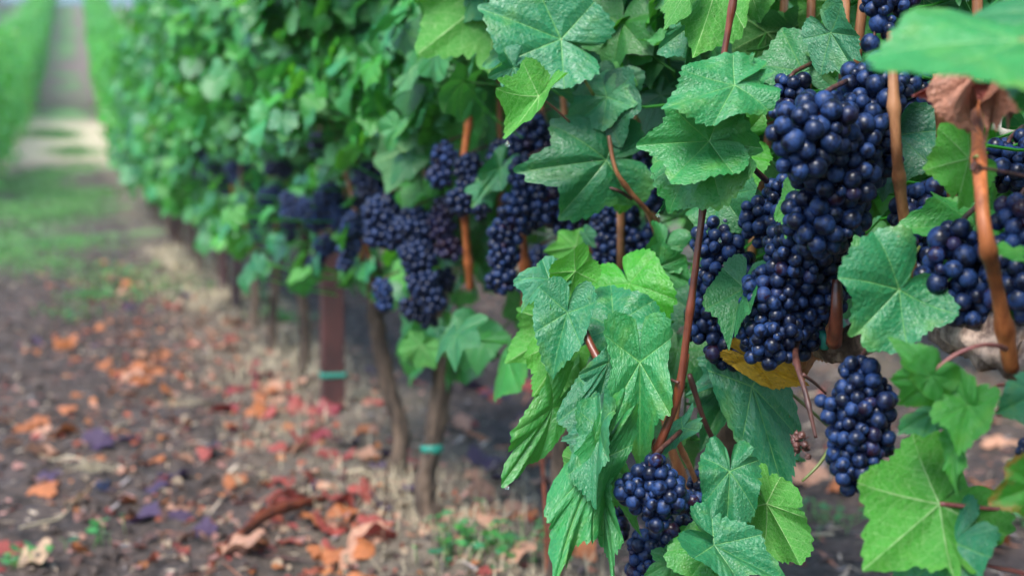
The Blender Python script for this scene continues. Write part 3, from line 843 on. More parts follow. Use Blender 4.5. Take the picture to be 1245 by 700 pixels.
# vine B: trunk at px ~ 895
vB, yB = vine_root(1.32, 'second grapevine with long red-brown cane rising beside the biggest grape bunch')
V_, f_ = tube([np.array(vB.location)-[0, 0, .03], P(868, 690, 1.36), P(878, 600, 1.36), P(888, 530, 1.34), P(898, 455, 1.32)], [.022, .018, .015, .014, .013], 14, 50, rough=.1, seed=9)
obj('trunk', V_, f_, M_bark, vB)
V_, f_ = tube([P(898, 460, 1.32), P(930, 430, 1.30), P(985, 412, 1.22), P(1010, 415, 1.17)], [.011, .010, .011, .010], 14, 50, rough=.12, seed=10)
obj('cordon', V_, f_, M_barkgrey, vB)
V_, f_ = tube([P(997, 404, 1.14), P(1003, 412, 1.135), P(1002, 422, 1.14)], [.004, .004, .004], 8, 8)
obj('tie', V_, f_, M_tie, vB)
cane(vB, [(897, -30, 1.10), (880, 68, 1.11), (866, 160, 1.11), (850, 290, 1.11), (836, 400, 1.12), (824, 480, 1.13), (800, 545, 1.14), (790, 575, 1.16)], [9, 9, 9, 9, 10, 11, 12, 10], M_canered, 21)
cane(vB, [(705, 385, 1.2), (716, 415, 1.19), (732, 445, 1.18), (752, 478, 1.18), (775, 520, 1.2), (800, 545, 1.22)], [6, 11, 12, 12, 11, 12], M_canered, 22)
cane(vB, [(757, 415, 1.17), (762, 440, 1.17), (766, 466, 1.18)], [6, 8, 9], M_canered, 23)
cane(vB, [(835, 430, 1.2), (822, 520, 1.22), (840, 570, 1.24), (852, 600, 1.25)], [7, 8, 8, 6], M_canetan, 24)
cane(vB, [(800, 460, 1.26), (815, 540, 1.28), (838, 600, 1.3), (850, 640, 1.3)], [10, 12, 12, 10], M_canetan, 25)
cane(vB, [(825, 465, 1.12), (812, 460, 1.13), (806, 458, 1.14)], [4, 3, 2], M_canedark, 26, False)
cane(vB, [(838, 455, 1.2), (860, 520, 1.22), (885, 560, 1.26), (900, 590, 1.3)], [6, 7, 7, 6], M_canedark, 27)
cane(vB, [(740, 165, 1.35), (748, 205, 1.35), (765, 232, 1.36), (790, 262, 1.38), (803, 300, 1.45)], [4, 5, 6, 7, 10], M_canetan, 28)
cane(vB, [(733, 226, 1.36), (752, 232, 1.36), (768, 242, 1.37)], [3, 4, 4], M_canedark, 29, False)
cane(vB, [(862, 172, 1.12), (885, 182, 1.12), (910, 200, 1.14), (932, 220, 1.17)], [4, 6, 8, 9], M_canedark, 30, False)
cane(vB, [(893, 113, 1.2), (910, 125, 1.2), (938, 142, 1.22)], [3, 3, 4], M_canedark, 31, False, 'petiole')
cane(vB, [(780, 0, 1.4), (755, 20, 1.42), (728, 5, 1.42), (705, -30, 1.42)], [3, 4, 5, 5], M_canedark, 32, False)
cane(vB, [(1010, 520, 1.3), (950, 470, 1.3), (905, 455, 1.3)], [4, 4, 4], M_stem, 33, False, 'petiole')
H(vB, (893, 104), (806, 130), 1.05, -.02, -28, .62, .25, .82, seed=81, droop=.1, label='leaf beaded with raindrops beside the red-brown cane')
H(vB, (900, 100), (935, 88), 1.07, -.02, -30, .9, .2, .8, seed=82)
H(vB, (977, 88), (948, 32), 1.22, .01, 0, 1.0, .25, .42, lobed=.4, seed=83)
H(vB, (862, 172), (772, 178), 1.07, .0, -12, .72, .35, .72, lobed=.5, seed=84)
H(vB, (861, 174), (812, 262), 1.08, .01, 25, .80, .45, .62, seed=85)
H(vB, (828, 215), (802, 262), 1.13, .0, -50, .5, .05, .95, seed=851)
H(vB, (873, -25), (848, 70), 1.22, .0, 25, .62, .85, .45, under=True, seed=86)
H(vB, (835, -20), (826, 45), 1.2, .0, 40, .5, .7, .35, under=True, seed=87)
H(vB, (905, -35), (925, 30), 1.28, .0, -10, .9, .8, .25, under=True, seed=88)
H(vB, (842, 30), (835, 85), 1.26, .0, -30, .7, .1, .8)
H(vB, (880, 238), (905, 280), 1.2, -.02, 20, 1.15, .3, .35, lobed=.3, seed=89)
H(vB, (905, 190), (880, 225), 1.24, 0, 30, 1.0, 1.0, .6, seed=90)
H(vB, (905, 165), (870, 150), 1.24, 0, 30, 1.2, .85, .4, seed=901)
H(vB, (905, 350), (882, 418), 1.13, .0, 30, .62, .3, .32, seed=91, fold=.3)
H(vB, (965, 240), (950, 288), 1.08, .0, 35, .45, .7, .4, seed=92)
H(vB, (747, 399), (742, 343), 1.22, .03, 0, 1.02, .12, .80, lobed=.2, seed=93, petiole=[(740, 430, 1.2), (738, 462, 1.2)], pw=3, label='rounded blue-green leaf tilted to the sky')
H(vB, (765, 345), (800, 418), 1.28, .0, 0, .85, .95, .75, lobed=.3, seed=94)
H(vB, (690, 380), (670, 452), 1.20, -.01, 20, .62, .1, .75, lobed=.3, seed=95)
H(vB, (668, 340), (630, 372), 1.22, .0, -30, .7, .0, .95, seed=96)
H(vB, (700, 330), (662, 372), 1.22, .0, 30, .75, .95, .8, seed=97, under=True)
H(vB, (690, 395), (620, 438), 1.32, .0, 0, .85, .9, .5, seed=98, under=True)
H(vB, (695, 400), (650, 490), 1.30, .0, 10, .55, .95, .55, seed=99, under=True)
H(vB, (672, 495), (616, 590), 1.22, .0, -35, .45, .6, .5, seed=100, label='narrow hanging leaf with a raindrop at its tip')
H(vB, (680, 460), (668, 540), 1.27, .0, 10, .5, .8, .55, seed=101, under=True)
H(vB, (730, 522), (718, 612), 1.1, .0, 25, .50, .15, .68, seed=102)
H(vB, (728, 560), (680, 700), 1.1, .0, -15, .34, .35, .85, seed=103, curl=1.4, label='long creased wet leaf hanging to the bottom edge')
H(vB, (735, 600), (738, 715), 1.12, .0, 30, .30, .4, .7, seed=104)
H(vB, (728, 524), (685, 530), 1.12, .0, -30, .6, .0, .55, seed=105)
H(vB, (778, 440), (778, 562), 1.14, -.01, 0, .44, .3, .85, seed=106, lobed=.6, curl=1.4)
H(vB, (792, 470), (800, 432), 1.16, .0, 20, 1.0, .1, .6, seed=107)
H(vB, (740, 440), (704, 490), 1.15, .0, -35, .5, .0, .75, seed=108)
H(vB, (720, 480), (690, 545), 1.17, .0, 30, .55, .1, .45, seed=109)
H(vB, (755, 495), (735, 545), 1.22, .0, 30, .7, .9, .6, seed=110)
H(vB, (887, 573), (885, 652), 1.1, .0, -5, .68, .12, .55, lobed=.4, seed=111, fold=.25, label='heart-shaped leaf with pale midrib low in the vine')
H(vB, (932, 612), (978, 688), 1.12, .0, 10, .72, .85, .42, lobed=.3, seed=112, under=True)
H(vB, (868, 664), (828, 715), 1.1, .0, 15, .9, .65, .5, seed=113)
H(vB, (868, 662), (948, 705), 1.08, .0, -30, .6, .1, .75, seed=114)
H(vB, (862, 655), (830, 640), 1.12, .0, -30, .8, .8, .5, seed=115)
H(vB, (914, 470), (962, 605), 1.2, -.03, -10, .42, .05, .78, seed=116, lobed=.4, label='large drooping blue-green leaf below the long bunch')
H(vB, (905, 455), (920, 560), 1.24, .0, 30, .42, .6, .55, seed=117)
H(vB, (900, 450), (835, 475), 1.25, .0, -25, .62, .0, .7, seed=118)
H(vB, (895, 460), (850, 540), 1.28, .0, 15, .62, .15, .35, seed=119)
H(vB, (830, 520), (795, 555), 1.17, .0, -40, .4, .0, .95, seed=120)
H(vB, (800, 325), (840, 345), 1.35, .0, 10, .9, .4, .5, seed=121)
H(vB, (805, 300), (790, 345), 1.36, .0, -20, .8, .3, .6, seed=122)
H(vB, (745, 560), (765, 640), 1.16, .0, 30, .5, .8, .55, seed=123)
H(vB, (700, 560), (700, 610), 1.2, .0, 30, .7, .8, .3, seed=124, under=True)
H(vB, (820, 680), (785, 700), 1.14, .0, 10, .8, .4, .5, seed=125)

# vine C: px ~ 670
vC, yC = vine_root(1.84, 'third grapevine with a thin trunk behind the narrow hanging leaf')
V_, f_ = tube([np.array(vC.location)-[0, 0, .03], P(682, 640, 1.86), P(680, 560, 1.86), P(700, 440, 1.85), P(712, 350, 1.84)], [.013, .011, .010, .010, .010], 12, 40, rough=.1, seed=12)
obj('trunk', V_, f_, M_bark, vC)
V_, f_ = tube([P(712, 350, 1.84), P(660, 345, 1.95), P(620, 340, 2.1)], [.009, .009, .007], 12, 30, rough=.1, seed=13)
obj('cordon', V_, f_, M_bark, vC)
cane(vC, [(690, 385, 1.45), (694, 430, 1.46), (696, 500, 1.48), (700, 560, 1.5)], [8, 9, 9, 8], M_canetan, 41)
cane(vC, [(632, 240, 1.8), (636, 300, 1.8), (640, 345, 1.82), (640, 380, 1.84)], [11, 13, 15, 12], M_cane, 42)
cane(vC, [(726, 180, 1.75), (724, 250, 1.78), (718, 345, 1.82)], [9, 10, 12], M_cane, 43)
cane(vC, [(578, 110, 1.95), (570, 150, 1.98), (562, 215, 2.0), (566, 280, 2.05), (572, 350, 2.1)], [9, 10, 10, 12], M_cane, 44)
H(vC, (682, 48), (582, 12), 1.33, .0, -12, .78, .1, .8, lobed=.4, seed=130, petiole=[(700, 80, 1.35), (722, 116, 1.36)], pw=4, label='large pale blue-green leaf near the top edge')
H(vC, (650, 55), (585, 68), 1.34, .0, -45, .6, .0, .95, seed=131)
H(vC, (655, 117), (614, 172), 1.27, .0, 30, .62, .85, .72, lobed=.5, seed=132, under=True, fold=-.7, petiole=[(672, 130, 1.3), (692, 148, 1.33)], pw=3, pmat=M_petred, label='bright green folded leaf lit through, tip dripping')
H(vC, (625, 82), (608, 120), 1.3, .0, -30, .7, .0, .8, seed=133)
H(vC, (800, 75), (705, 85), 1.5, .0, 0, .72, .05, .55, seed=134)
H(vC, (725, 112), (748, 162), 1.38, .0, -20, 1.05, .2, .7, lobed=.2, seed=135)
H(vC, (738, 118), (692, 152), 1.36, .0, -30, .8, .15, .7, seed=136)
H(vC, (737, 195), (630, 208), 1.36, -.02, -8, .70, .15, .50, lobed=.6, seed=137, label='dark folded leaf over the broad grape bunch')
H(vC, (738, 180), (722, 240), 1.38, .0, -40, .7, .0, .75, seed=138)
H(vC, (765, 225), (725, 240), 1.45, .0, 0, .9, 1.0, .7, seed=139, under=True)
H(vC, (700, 300), (665, 305), 1.55, .0, 0, .9, .95, .6, seed=140, under=True)
H(vC, (712, 285), (722, 300), 1.55, .0, 30, 1.0, .1, .6, seed=141)
H(vC, (810, 20), (770, 60), 1.5, .0, 0, .9, .0, .5, seed=142)
H(vC, (820, 60), (780, 45), 1.35, .0, -60, .5, .5, .8, seed=143)
H(vC, (820, 140), (790, 110), 1.5, .0, 0, 1., .0, .5, seed=144)
H(vC, (605, -10), (500, 70), 1.55, .0, 5, .75, .9, .42, seed=145, under=True, label='large translucent bright green leaf, out of focus')
H(vC, (590, 230), (575, 250), 1.75, .0, 0, 1., .1, .7, seed=146)
H(vC, (608, 205), (582, 240), 1.75, .0, 0, .6, .1, .8, seed=147)

# raindrops hanging from leaf tips
for (px, py, d, rp, par) in [(616, 592, 1.22, 3.2, vB), (617, 176, 1.27, 3.0, vC), (800, 262, 1.13, 2.5, vB), (822, 12, 1.2, 3, vB), (875, 293, 1.1, 2.2, vB)]:
    v, f = I2; vv = v.copy(); vv[:, 2] = np.where(vv[:, 2] > 0, vv[:, 2]*1.8, vv[:, 2]); vv[:, :2] *= np.where(v[:, 2:3] > 0, 1-.6*v[:, 2:3], 1)
    obj('raindrop', P(px, py, d)+vv*rp/F*d, f, M_water, par)

# background foliage of the three near vines
for par, y0, y1, n, sd in [(vA, .1, yA+.35, 400, 1), (vB, yB-.30, yB+.28, 480, 2), (vC, yC-.28, yC+.32, 480, 3)]:
    mb = MB(); r_ = np.random.default_rng(200+sd)
    fill_leaves(mb, TH, n, y0, y1, .50, 1.35, r_, xh=.26, ok=near_ok)
    fill_leaves(mb, TH, 30, y0, y1, .36, .55, r_, xh=.20, ok=near_ok)
    mb.obj('foliage', M_leaf, par)
    # old shoots running up through the canopy
    for q in range(5):
        y = y0+(y1-y0)*(q+.5)/5; x = ROWX+r_.normal(.06, .05)
        a = np.array([x, y, .53])
        px_, py_, d_ = proj(a)
        V_, f_ = tube([a, a+[r_.normal(0, .02), r_.normal(0, .02), .35], a+[r_.normal(0, .05), r_.normal(0, .05), .8]], [.005, .004, .003], 8, 20)
        obj('cane', V_, f_, M_canetan, par)

# ---- middle vines of the right row: each its own trunk, foliage, canes
mids = [  # depth, trunk pixels (base first), widths px, label
 (2.44, [(540, 655), (518, 605), (524, 550), (537, 470), (538, 400), (530, 330)], [30, 26, 24, 24, 22, 20], 'grapevine with the bent trunk nearest in the open, two green ties on it'),
 (2.76, [(478, 577), (487, 525), (472, 470), (460, 410), (456, 370), (455, 320)], [24, 22, 21, 20, 20, 18], 'grapevine whose trunk leans left, just right of the rusty post'),
 (3.90, [(366, 462), (371, 425), (369, 380), (367, 335), (372, 280)], [13, 12, 13, 13, 11], 'first grapevine beyond the rusty post with straight thin trunk'),
 (4.47, [(332, 432), (331, 390), (334, 350), (338, 300)], [11, 10, 10, 10], 'second grapevine beyond the rusty post'),
 (5.05, [(309, 400), (310, 360), (308, 310), (312, 270)], [9, 9, 8, 8], 'third grapevine beyond the rusty post'),
 (5.65, [(288, 380), (287, 340), (289, 300), (288, 265)], [11, 10, 9, 8], 'fourth grapevine beyond the rusty post, reddish trunk'),
 (6.20, [(271, 362), (272, 330), (272, 300), (272, 260)], [11, 10, 9, 8], 'fifth grapevine beyond the rusty post, reddish trunk'),
]
def tie(px, py, d, wpx, parent, x=None):
    c = P(px, py, d); r = wpx/2/F*d
    V_, f_ = tube([c-[0, 0, .006], c, c+[0, .001, .006]], [r*1.10, r*1.25, r*1.10], 14, 6)
    obj('tie', V_, f_, M_tie, parent)
for q, (d, path, ws, lb) in enumerate(mids):
    r_ = np.random.default_rng(300+q)
    root, y = vine_root(d, lb)
    W = [P(px, py, d) for px, py in path]
    W[0] = W[0]-np.array([0, 0, .03])
    V_, f_ = tube(W, [w_/2/F*d for w_ in ws], 14, 60, rough=.13, seed=q)
    obj('trunk', V_, f_, M_bark if q < 5 else M_post, root)
    head = W[-1]
    V_, f_ = tube([head, head+[0, .12, .01], head+[0, .3, 0]], [.010, .009, .006], 10, 14, rough=.1, seed=q)
    obj('cordon', V_, f_, M_bark, root)
    for k in range(4):
        a = head+np.array([r_.normal(-.03, .04), r_.uniform(-.15, .3), r_.uniform(-.02, .03)])
        V_, f_ = tube([a, a+[r_.normal(-.02, .02), r_.normal(0, .03), .15], a+[r_.normal(0, .04), r_.normal(0, .05), .6]], [.0042, .0038, .0025], 8, 16)
        obj('cane', V_, f_, M_cane if k % 2 == 0 else M_canetan, root)
    mb = MB()
    half = [.30, .35, .45, .30, .30, .30, .30][q]
    fill_leaves(mb, TM if q > 1 else TH, int(980*half/.3), y-half, y+half, .50+.0*q, 1.42, r_, vb=.12, xh=.27, ok=mid_ok, size=(.026, .046))
    fill_leaves(mb, TM, 22 if q < 2 else 50, y-half, y+half, .38, .55, r_, xh=.22, ok=mid_ok, size=(.035, .055))
    if q < 6:       # leaves hanging among the fruit
        fill_leaves(mb, TH if q < 2 else TM, int(70*half/.3), y-half, y+half, .42, .68, r_, xh=.26, ok=lambda p: mid_ok(p) or r_.random() < .10, size=(.026, .040))
    mb.obj('foliage', M_leaf_far, root)
    if q == 0:
        tie(525, 545, 2.44, 24, root); tie(533, 640, 2.44, 26, root)
        mb = MB()       # leaf clump hanging low on this vine
        for _ in range(16):
            px = r_.uniform(480, 575); py = r_.uniform(395, 455)
            if py > 445 and px > 550: continue
            if not clear_of_bunches(px, py, 2.3): continue
            put_leaf(mb, TH[int(r_.integers(10))], P(px, py, 2.36+r_.uniform(-.08, .08)), [r_.normal(0, .4), r_.normal(0, .4), -1], [-1, r_.normal(0, .4), r_.uniform(0, .8)], r_.uniform(.032, .048), (r_.random()*.6, r_.random(), 0))
        mb.obj('foliage', M_leaf_far, root)

# ---- far vines: shared meshes
def far_vine(seed, half, nleaf, tpl, zlow=.36):
    r_ = np.random.default_rng(seed); vb_ = 0 if half < .4 else .5  # leaf tint brightened on the wide far vines, standing in for open-sky light
    root = empty('grape_vine', (0, 0, 0))
    V_, f_ = tube([[0, 0, -.05], [r_.normal(0, .02), r_.normal(0, .02), .25], [0, 0, .55]], [.02, .016, .014], 8, 10, rough=.08, seed=seed)
    obj('trunk', V_, f_, M_bark, root)
    mb = MB()
    fill_leaves(mb, tpl, nleaf, -half, half, zlow, 1.46, r_, vb=.0 if half < .4 else .5, xh=.28, xc=0, pet=False, size=(.030, .050))
    for k in range(7):      # long shoots straggling out of the top and side
        a = np.array([r_.normal(0, .16), r_.uniform(-half, half), r_.uniform(1.2, 1.4)]); d_ = np.array([r_.normal(0, .25), r_.normal(0, .3), 1])
        for q in range(9):
            put_leaf(mb, tpl[int(r_.integers(len(tpl)))], a+d_*q*.05, [r_.normal(), r_.normal(), -.5], [r_.normal()*.6, r_.normal()*.6, .8], r_.uniform(.02, .045)*(1-q*.05), (r_.uniform(.4, 1), r_.random()+vb_, 0))
    mb.obj('foliage', M_leaf_far, root)
    return root
protoN = [far_vine(500+k, .32, 800, TM) for k in range(4)]
protoF = [far_vine(520+k, .55, 900, TF) for k in range(4)]
protoL = [far_vine(540+k, .55, 640, TF, .10) for k in range(3)]
used = set()
def place(proto, x, y, label, group, r_):
    p_ = proto[int(r_.integers(len(proto)))]
    o = p_ if p_.name not in used else copy_tree(p_)
    used.add(p_.name)
    o.location = (x+r_.normal(0, .02), y, float(gz(x, y))); o.rotation_euler = (0, 0, PI*int(r_.integers(2))); o.scale = (1, 1, r_.uniform(.88, 1.12))
    tag(o, label, 'grapevine', group)
rv = np.random.default_rng(11)
y = rowx_y(6.75, ROWX)
while y < 13:
    place(protoN, ROWX, y, 'leafy grapevine of the right row on flat ground beyond the reddish trunks', 'grapevines of the right row', rv); y += .58
while y < 66:
    place(protoF, ROWX, y, 'distant grapevine of the right row up on the slope', 'grapevines of the right row', rv); y += 1.0
for k, (x, y0, y1, lb, gp) in enumerate([
   (ROWX-1.58, 14, 66, 'distant grapevine in the row left of the aisle', 'grapevines left of the aisle'),
   (ROWX-3.64, 26, 66, 'distant grapevine in the second row left of the aisle', 'grapevines left of the aisle'),
   (ROWX+1.82, 1.0, 34, 'shaded grapevine in the row behind the right row', 'grapevines behind the right row'),
   (ROWX+3.64, 22, 64, 'distant grapevine seen over the right row on the slope', 'grapevines behind the right row')]):
    y = y0
    while y < y1:
        place((protoL if k == 0 else protoF) if (k != 2 or y > 9) else protoN, x, y, lb, gp, rv); y += 1.0 if (k != 2 or y > 9) else .6
for p_ in protoN+protoF+protoL:
    if p_.name not in used:
        for ch in list(p_.children): bpy.data.objects.remove(ch)
        bpy.data.objects.remove(p_)

# ------------------------------------------------------------------ posts and wires
def beam(name, a, b, w_, t_, mat, parent):
    a = np.array(a); b = np.array(b)
    q = []
    for p_ in (a, b):
        for sx, sy in ((-1, -1), (1, -1), (1, 1), (-1, 1)): q.append(p_+np.array([sx*w_/2, sy*t_/2, 0]))
    Fq = np.array([[0, 3, 2, 1], [4, 5, 6, 7], [0, 1, 5, 4], [1, 2, 6, 5], [2, 3, 7, 6], [3, 0, 4, 7]])
    o = obj(name, np.array(q), Fq, mat, parent, smooth=False)
    m = o.modifiers.new('bevel', 'BEVEL'); m.width = min(w_, t_)*.12; m.segments = 2
    return o
pp_ = groundpt(405, 506)
post = empty('vineyard_post', pp_)
tag(post, 'reddish-brown square post with green tie standing between trunks in the right row', 'post', 'trellis posts')
beam('shaft', pp_-[0, 0, .3], pp_+[0, 0, 1.35], .056, .040, M_post, post)
cz = pp_+np.array([0, 0, .105])
beam('tie', cz-[0, 0, .007], cz+[0, 0, .007], .064, .048, M_tie, post)
for k, (x, y) in enumerate([(ROWX, 9.6), (ROWX, 16.0), (ROWX+1.82, 3.2), (ROWX+1.82, 9.5)]):
    b = np.array([x, y, float(gz(x, y))])
    p2 = empty('vineyard_post', b)
    tag(p2, ['post hidden in leaves further along the right row', 'post hidden in leaves where the right row starts to climb', 'post in the row behind the right row, near one', 'post in the row behind the right row, far one'][k], 'post', 'trellis posts')
    beam('shaft', b-[0, 0, .3], b+[0, 0, 1.35], .056, .04, M_post, p2)
for k, (px, py, d, wd, hh, lb, mt) in enumerate([(38, 132, 27, .17, 1.35, 'stout orange-brown wooden post at the start of the upper left row', M_wood), (22, 118, 24, .05, 1.5, 'thin pale pole among the left vines', M_straw)]):
    b = P(px, py, d); b[2] = float(gz(b[0], b[1]))
    p2 = empty('vineyard_post', b); tag(p2, lb, 'post', 'trellis posts')
    V_, f_ = tube([b-[0, 0, .3], b+[0, .1, hh]], [wd/2, wd/2*.9], 12, 6, rough=.03, seed=k)
    obj('shaft', V_, f_, mt, p2)
for k, z in enumerate([.545, .86, 1.2]):
    pts_ = [[ROWX+.012*(-1)**k, yy, float(gz(ROWX, yy))+z] for yy in (-1, 2, 5, 8, 11, 14, 18, 24, 32, 42, 54, 66)]
    V_, f_ = tube(pts_, .0012, 6, 90)
    tag(obj('trellis_wire', V_, f_, M_wire), ['lowest trellis wire, running along the cordons', 'middle trellis wire running through the leaves above the grapes', 'top trellis wire running high through the leaves'][k], 'wire', 'trellis wires')
# thin dark red training stake beside the third vine
b = groundpt(667, 745); t_ = P(659, 540, proj(b)[2])
st = empty('training_stake', b); tag(st, 'thin dark red training rod standing below the narrow hanging leaf', 'stake')
V_, f_ = tube([b-[0, 0, .05], (b+t_)/2+[.002, 0, 0], t_, t_+[0, 0, .25]], [.0032, .0032, .003, .003], 8, 16, rough=.02); obj('shaft', V_, f_, M_canered, st)
V_, f_ = tube([t_-[0, 0, .004], t_+[0, 0, .004]], .0045, 8, 4); obj('clip', V_, f_, M_canedark, st)

# ------------------------------------------------------------------ ground cover
def blades(n, fn, mat, name, hgt, wid, seed, lean=.6):
    r_ = np.random.default_rng(seed); Vs = []; k = 0
    pts_ = np.array([fn(r_) for _ in range(n)])
    x, y = pts_[:, 0], pts_[:, 1]; z = gh(x, y)
    h = r_.uniform(*hgt, n); a = r_.uniform(0, 2*PI, n); l = r_.uniform(.1, 1, n)*lean; wd = wid*r_.uniform(.6, 1.3, n)*np.clip(y/3, 1, 4)
    dx, dy = np.cos(a), np.sin(a)
    b = np.stack([x, y, z-.003], -1); s = np.stack([-dy*wd, dx*wd, 0*x], -1)
    m = b+np.stack([dx*h*l*.4, dy*h*l*.4, h*(.55-.2*l)], -1)
    t = b+np.stack([dx*h*l, dy*h*l, h*np.maximum(1-l*.9, .05)], -1)
    V = np.stack([b-s, b+s, m+s*.8, m-s*.8, t], 1).reshape(-1, 3)
    i = np.arange(n)[:, None]*5
    return tag(obj(name, V, [i+np.array([[0, 1, 2, 3]]), i+np.array([[3, 2, 4]])], mat), kind='stuff')
sl_ = np.random.default_rng(41); scl = [(ROWX+sl_.normal(-.02, .10), 1.2+8*sl_.random()) for _ in range(34)]
def strip(r_):
    y = r_.uniform(1, 9)**1.0; c = scl[int(r_.integers(len(scl)))]
    return (c[0]+r_.normal(0, .07), c[1]+r_.normal(0, .14)) if r_.random() < .85 else (ROWX+r_.normal(-.03, .14), y)
o = blades(6500, strip, M_straw, 'dry_grass', (.02, .07), .0012, 1, 1.1); tag(o, 'straw-coloured dry grass under the vine trunks', 'dry grass')
cl = np.random.default_rng(4); cc = [(cl.normal(-.3, .3), cl.uniform(6, 24)) for _ in range(60)]; cc = cc[:34]
def sward(r_):
    c = cc[int(r_.integers(34))]; return (c[0]+r_.normal(0, .16), c[1]+r_.normal(0, .35))
o = blades(22000, sward, M_grass, 'grass', (.015, .05), .0016, 2, .9); tag(o, 'low green grass patches in the aisle', 'grass')
# straw and bark crumbs
r_ = np.random.default_rng(8); n = 16000
x = r_.uniform(-1.3, 2.6, n); y = 1.2+9*r_.random(n)**1.4; z = gh(x, y)
a = r_.uniform(0, PI, n); L = r_.uniform(.004, .024, n)*np.where(r_.random(n) < .2, 2.0, 1); wd = r_.uniform(.001, .006, n)
dz = r_.normal(0, .15, n)*L
d = np.stack([np.cos(a)*L, np.sin(a)*L, dz], -1); s = np.stack([-np.sin(a)*wd, np.cos(a)*wd, 0*a], -1); c = np.stack([x, y, z+.004], -1)
V = np.stack([c-d-s*.4, c-d*.2+s, c+d+s*.3, c+d*.3-s], 1).reshape(-1, 3)
pal = np.array([(.30, .22, .15), (.48, .38, .28), (.12, .07, .05), (.36, .14, .08), (.06, .04, .04), (.24, .20, .19), (.40, .20, .16), (.03, .02, .02)])
cols = pal[r_.integers(0, len(pal), n)]
o = obj('litter', V, np.arange(n*4).reshape(n, 4), M_litter, attrs={'lt': np.repeat(cols, 4, 0)}); tag(o, 'crumbs of straw, bark and leaf strewn over the soil', 'plant litter', kind='stuff')

# broken leaf fragments, thick along the row
r_ = np.random.default_rng(88); mb = MB(); fr = [leaf(1, 9, np.random.default_rng(800+k), curl=2.5, droop=.5, fold=.4) for k in range(8)]
PF = np.array([(.60, .30, .20), (.50, .12, .06), (.35, .06, .05), (.62, .22, .07), (.45, .33, .22), (.16, .08, .06), (.12, .06, .05), (.45, .22, .18)])
for q in range(3000):
    if q % 6: x = ROWX-.30+r_.normal(0, .22); y = 1.7+6*r_.random()**1.5
    else: x = r_.uniform(-1.3, 2.4); y = 1.7+8*r_.random()**1.4
    V_, fs, lc = fr[int(r_.integers(8))]; s_ = r_.uniform(.005, .016)
    t_ = r_.normal(0, 1, 3)*[1, 1, .3]
    c_ = PF[int(r_.integers(8))]*r_.uniform(.7, 1.15)
    mb.add(np.array([x, y, float(gh(x, y))+s_*.35])+s_*(V_ @ frame(t_, [r_.normal(0, .4), r_.normal(0, .4), 1])), fs, np.concatenate([lc, np.tile(c_, (len(V_), 1))], 1))
tag(mb.obj('leaf_litter', M_dead), 'broken bits of pink, red and tan dead leaf strewn along the row', 'leaf litter', kind='stuff')

# soil clods
r_ = np.random.default_rng(81); mb = MB(); v, f = I1
for _ in range(2600):
    x = r_.uniform(-1.2, .45); y = 1.6+7*r_.random()**1.3; s = r_.uniform(.003, .014)*(1+.5*(r_.random() < .1))
    vv = v*(1+.25*r_.normal(0, 1, (len(v), 1)))*s*np.array([1, 1, .65])
    mb.add(vv+[x, y, float(gh(x, y))+s*.1], f)
tag(mb.obj('soil_clods', M_soil, smooth=False), 'loose crumbs of grey-brown soil in the aisle', 'soil clods', kind='stuff')

# fallen leaves
PALN = {'orange': (.50, .16, .05), 'pale pink': (.52, .27, .17), 'brick red': (.34, .065, .05), 'purple': (.065, .035, .085), 'tan': (.50, .33, .20), 'wine red': (.25, .03, .04), 'dark brown': (.13, .06, .04)}
r_ = np.random.default_rng(13)
fl_t = [leaf(3, 44, np.random.default_rng(700+k), curl=1.7, fold=.3*(k % 3)-.1, droop=.4) for k in range(8)]
fl_mesh = {}
def fallen(px, py, colour, size, label):
    p_ = groundpt(px, py); p_[2] = float(gh(p_[0], p_[1]))
    k = (colour, int(r_.integers(3)))
    if k not in fl_mesh:
        V_, fs, lc = fl_t[int(r_.integers(8))]
        c_ = np.array(PALN[colour])*r_.uniform(.8, 1.15)
        fl_mesh[k] = mesh('fallen_leaf', V_-[0, .3, 0], fs, M_dead, {'lc': lc, 'lt': np.tile(c_, (len(V_), 1))})
    o = bpy.data.objects.new('fallen_leaf', fl_mesh[k]); C.objects.link(o)
    o.scale = (size, size, size*r_.uniform(.9, 1.4)); o.rotation_euler = (r_.normal(0, .35), r_.normal(0, .35), r_.uniform(0, 6.28))
    o.location = p_+np.array([0, 0, size*.22])
    tag(o, label, 'fallen leaf', 'autumn leaves fallen on the soil')
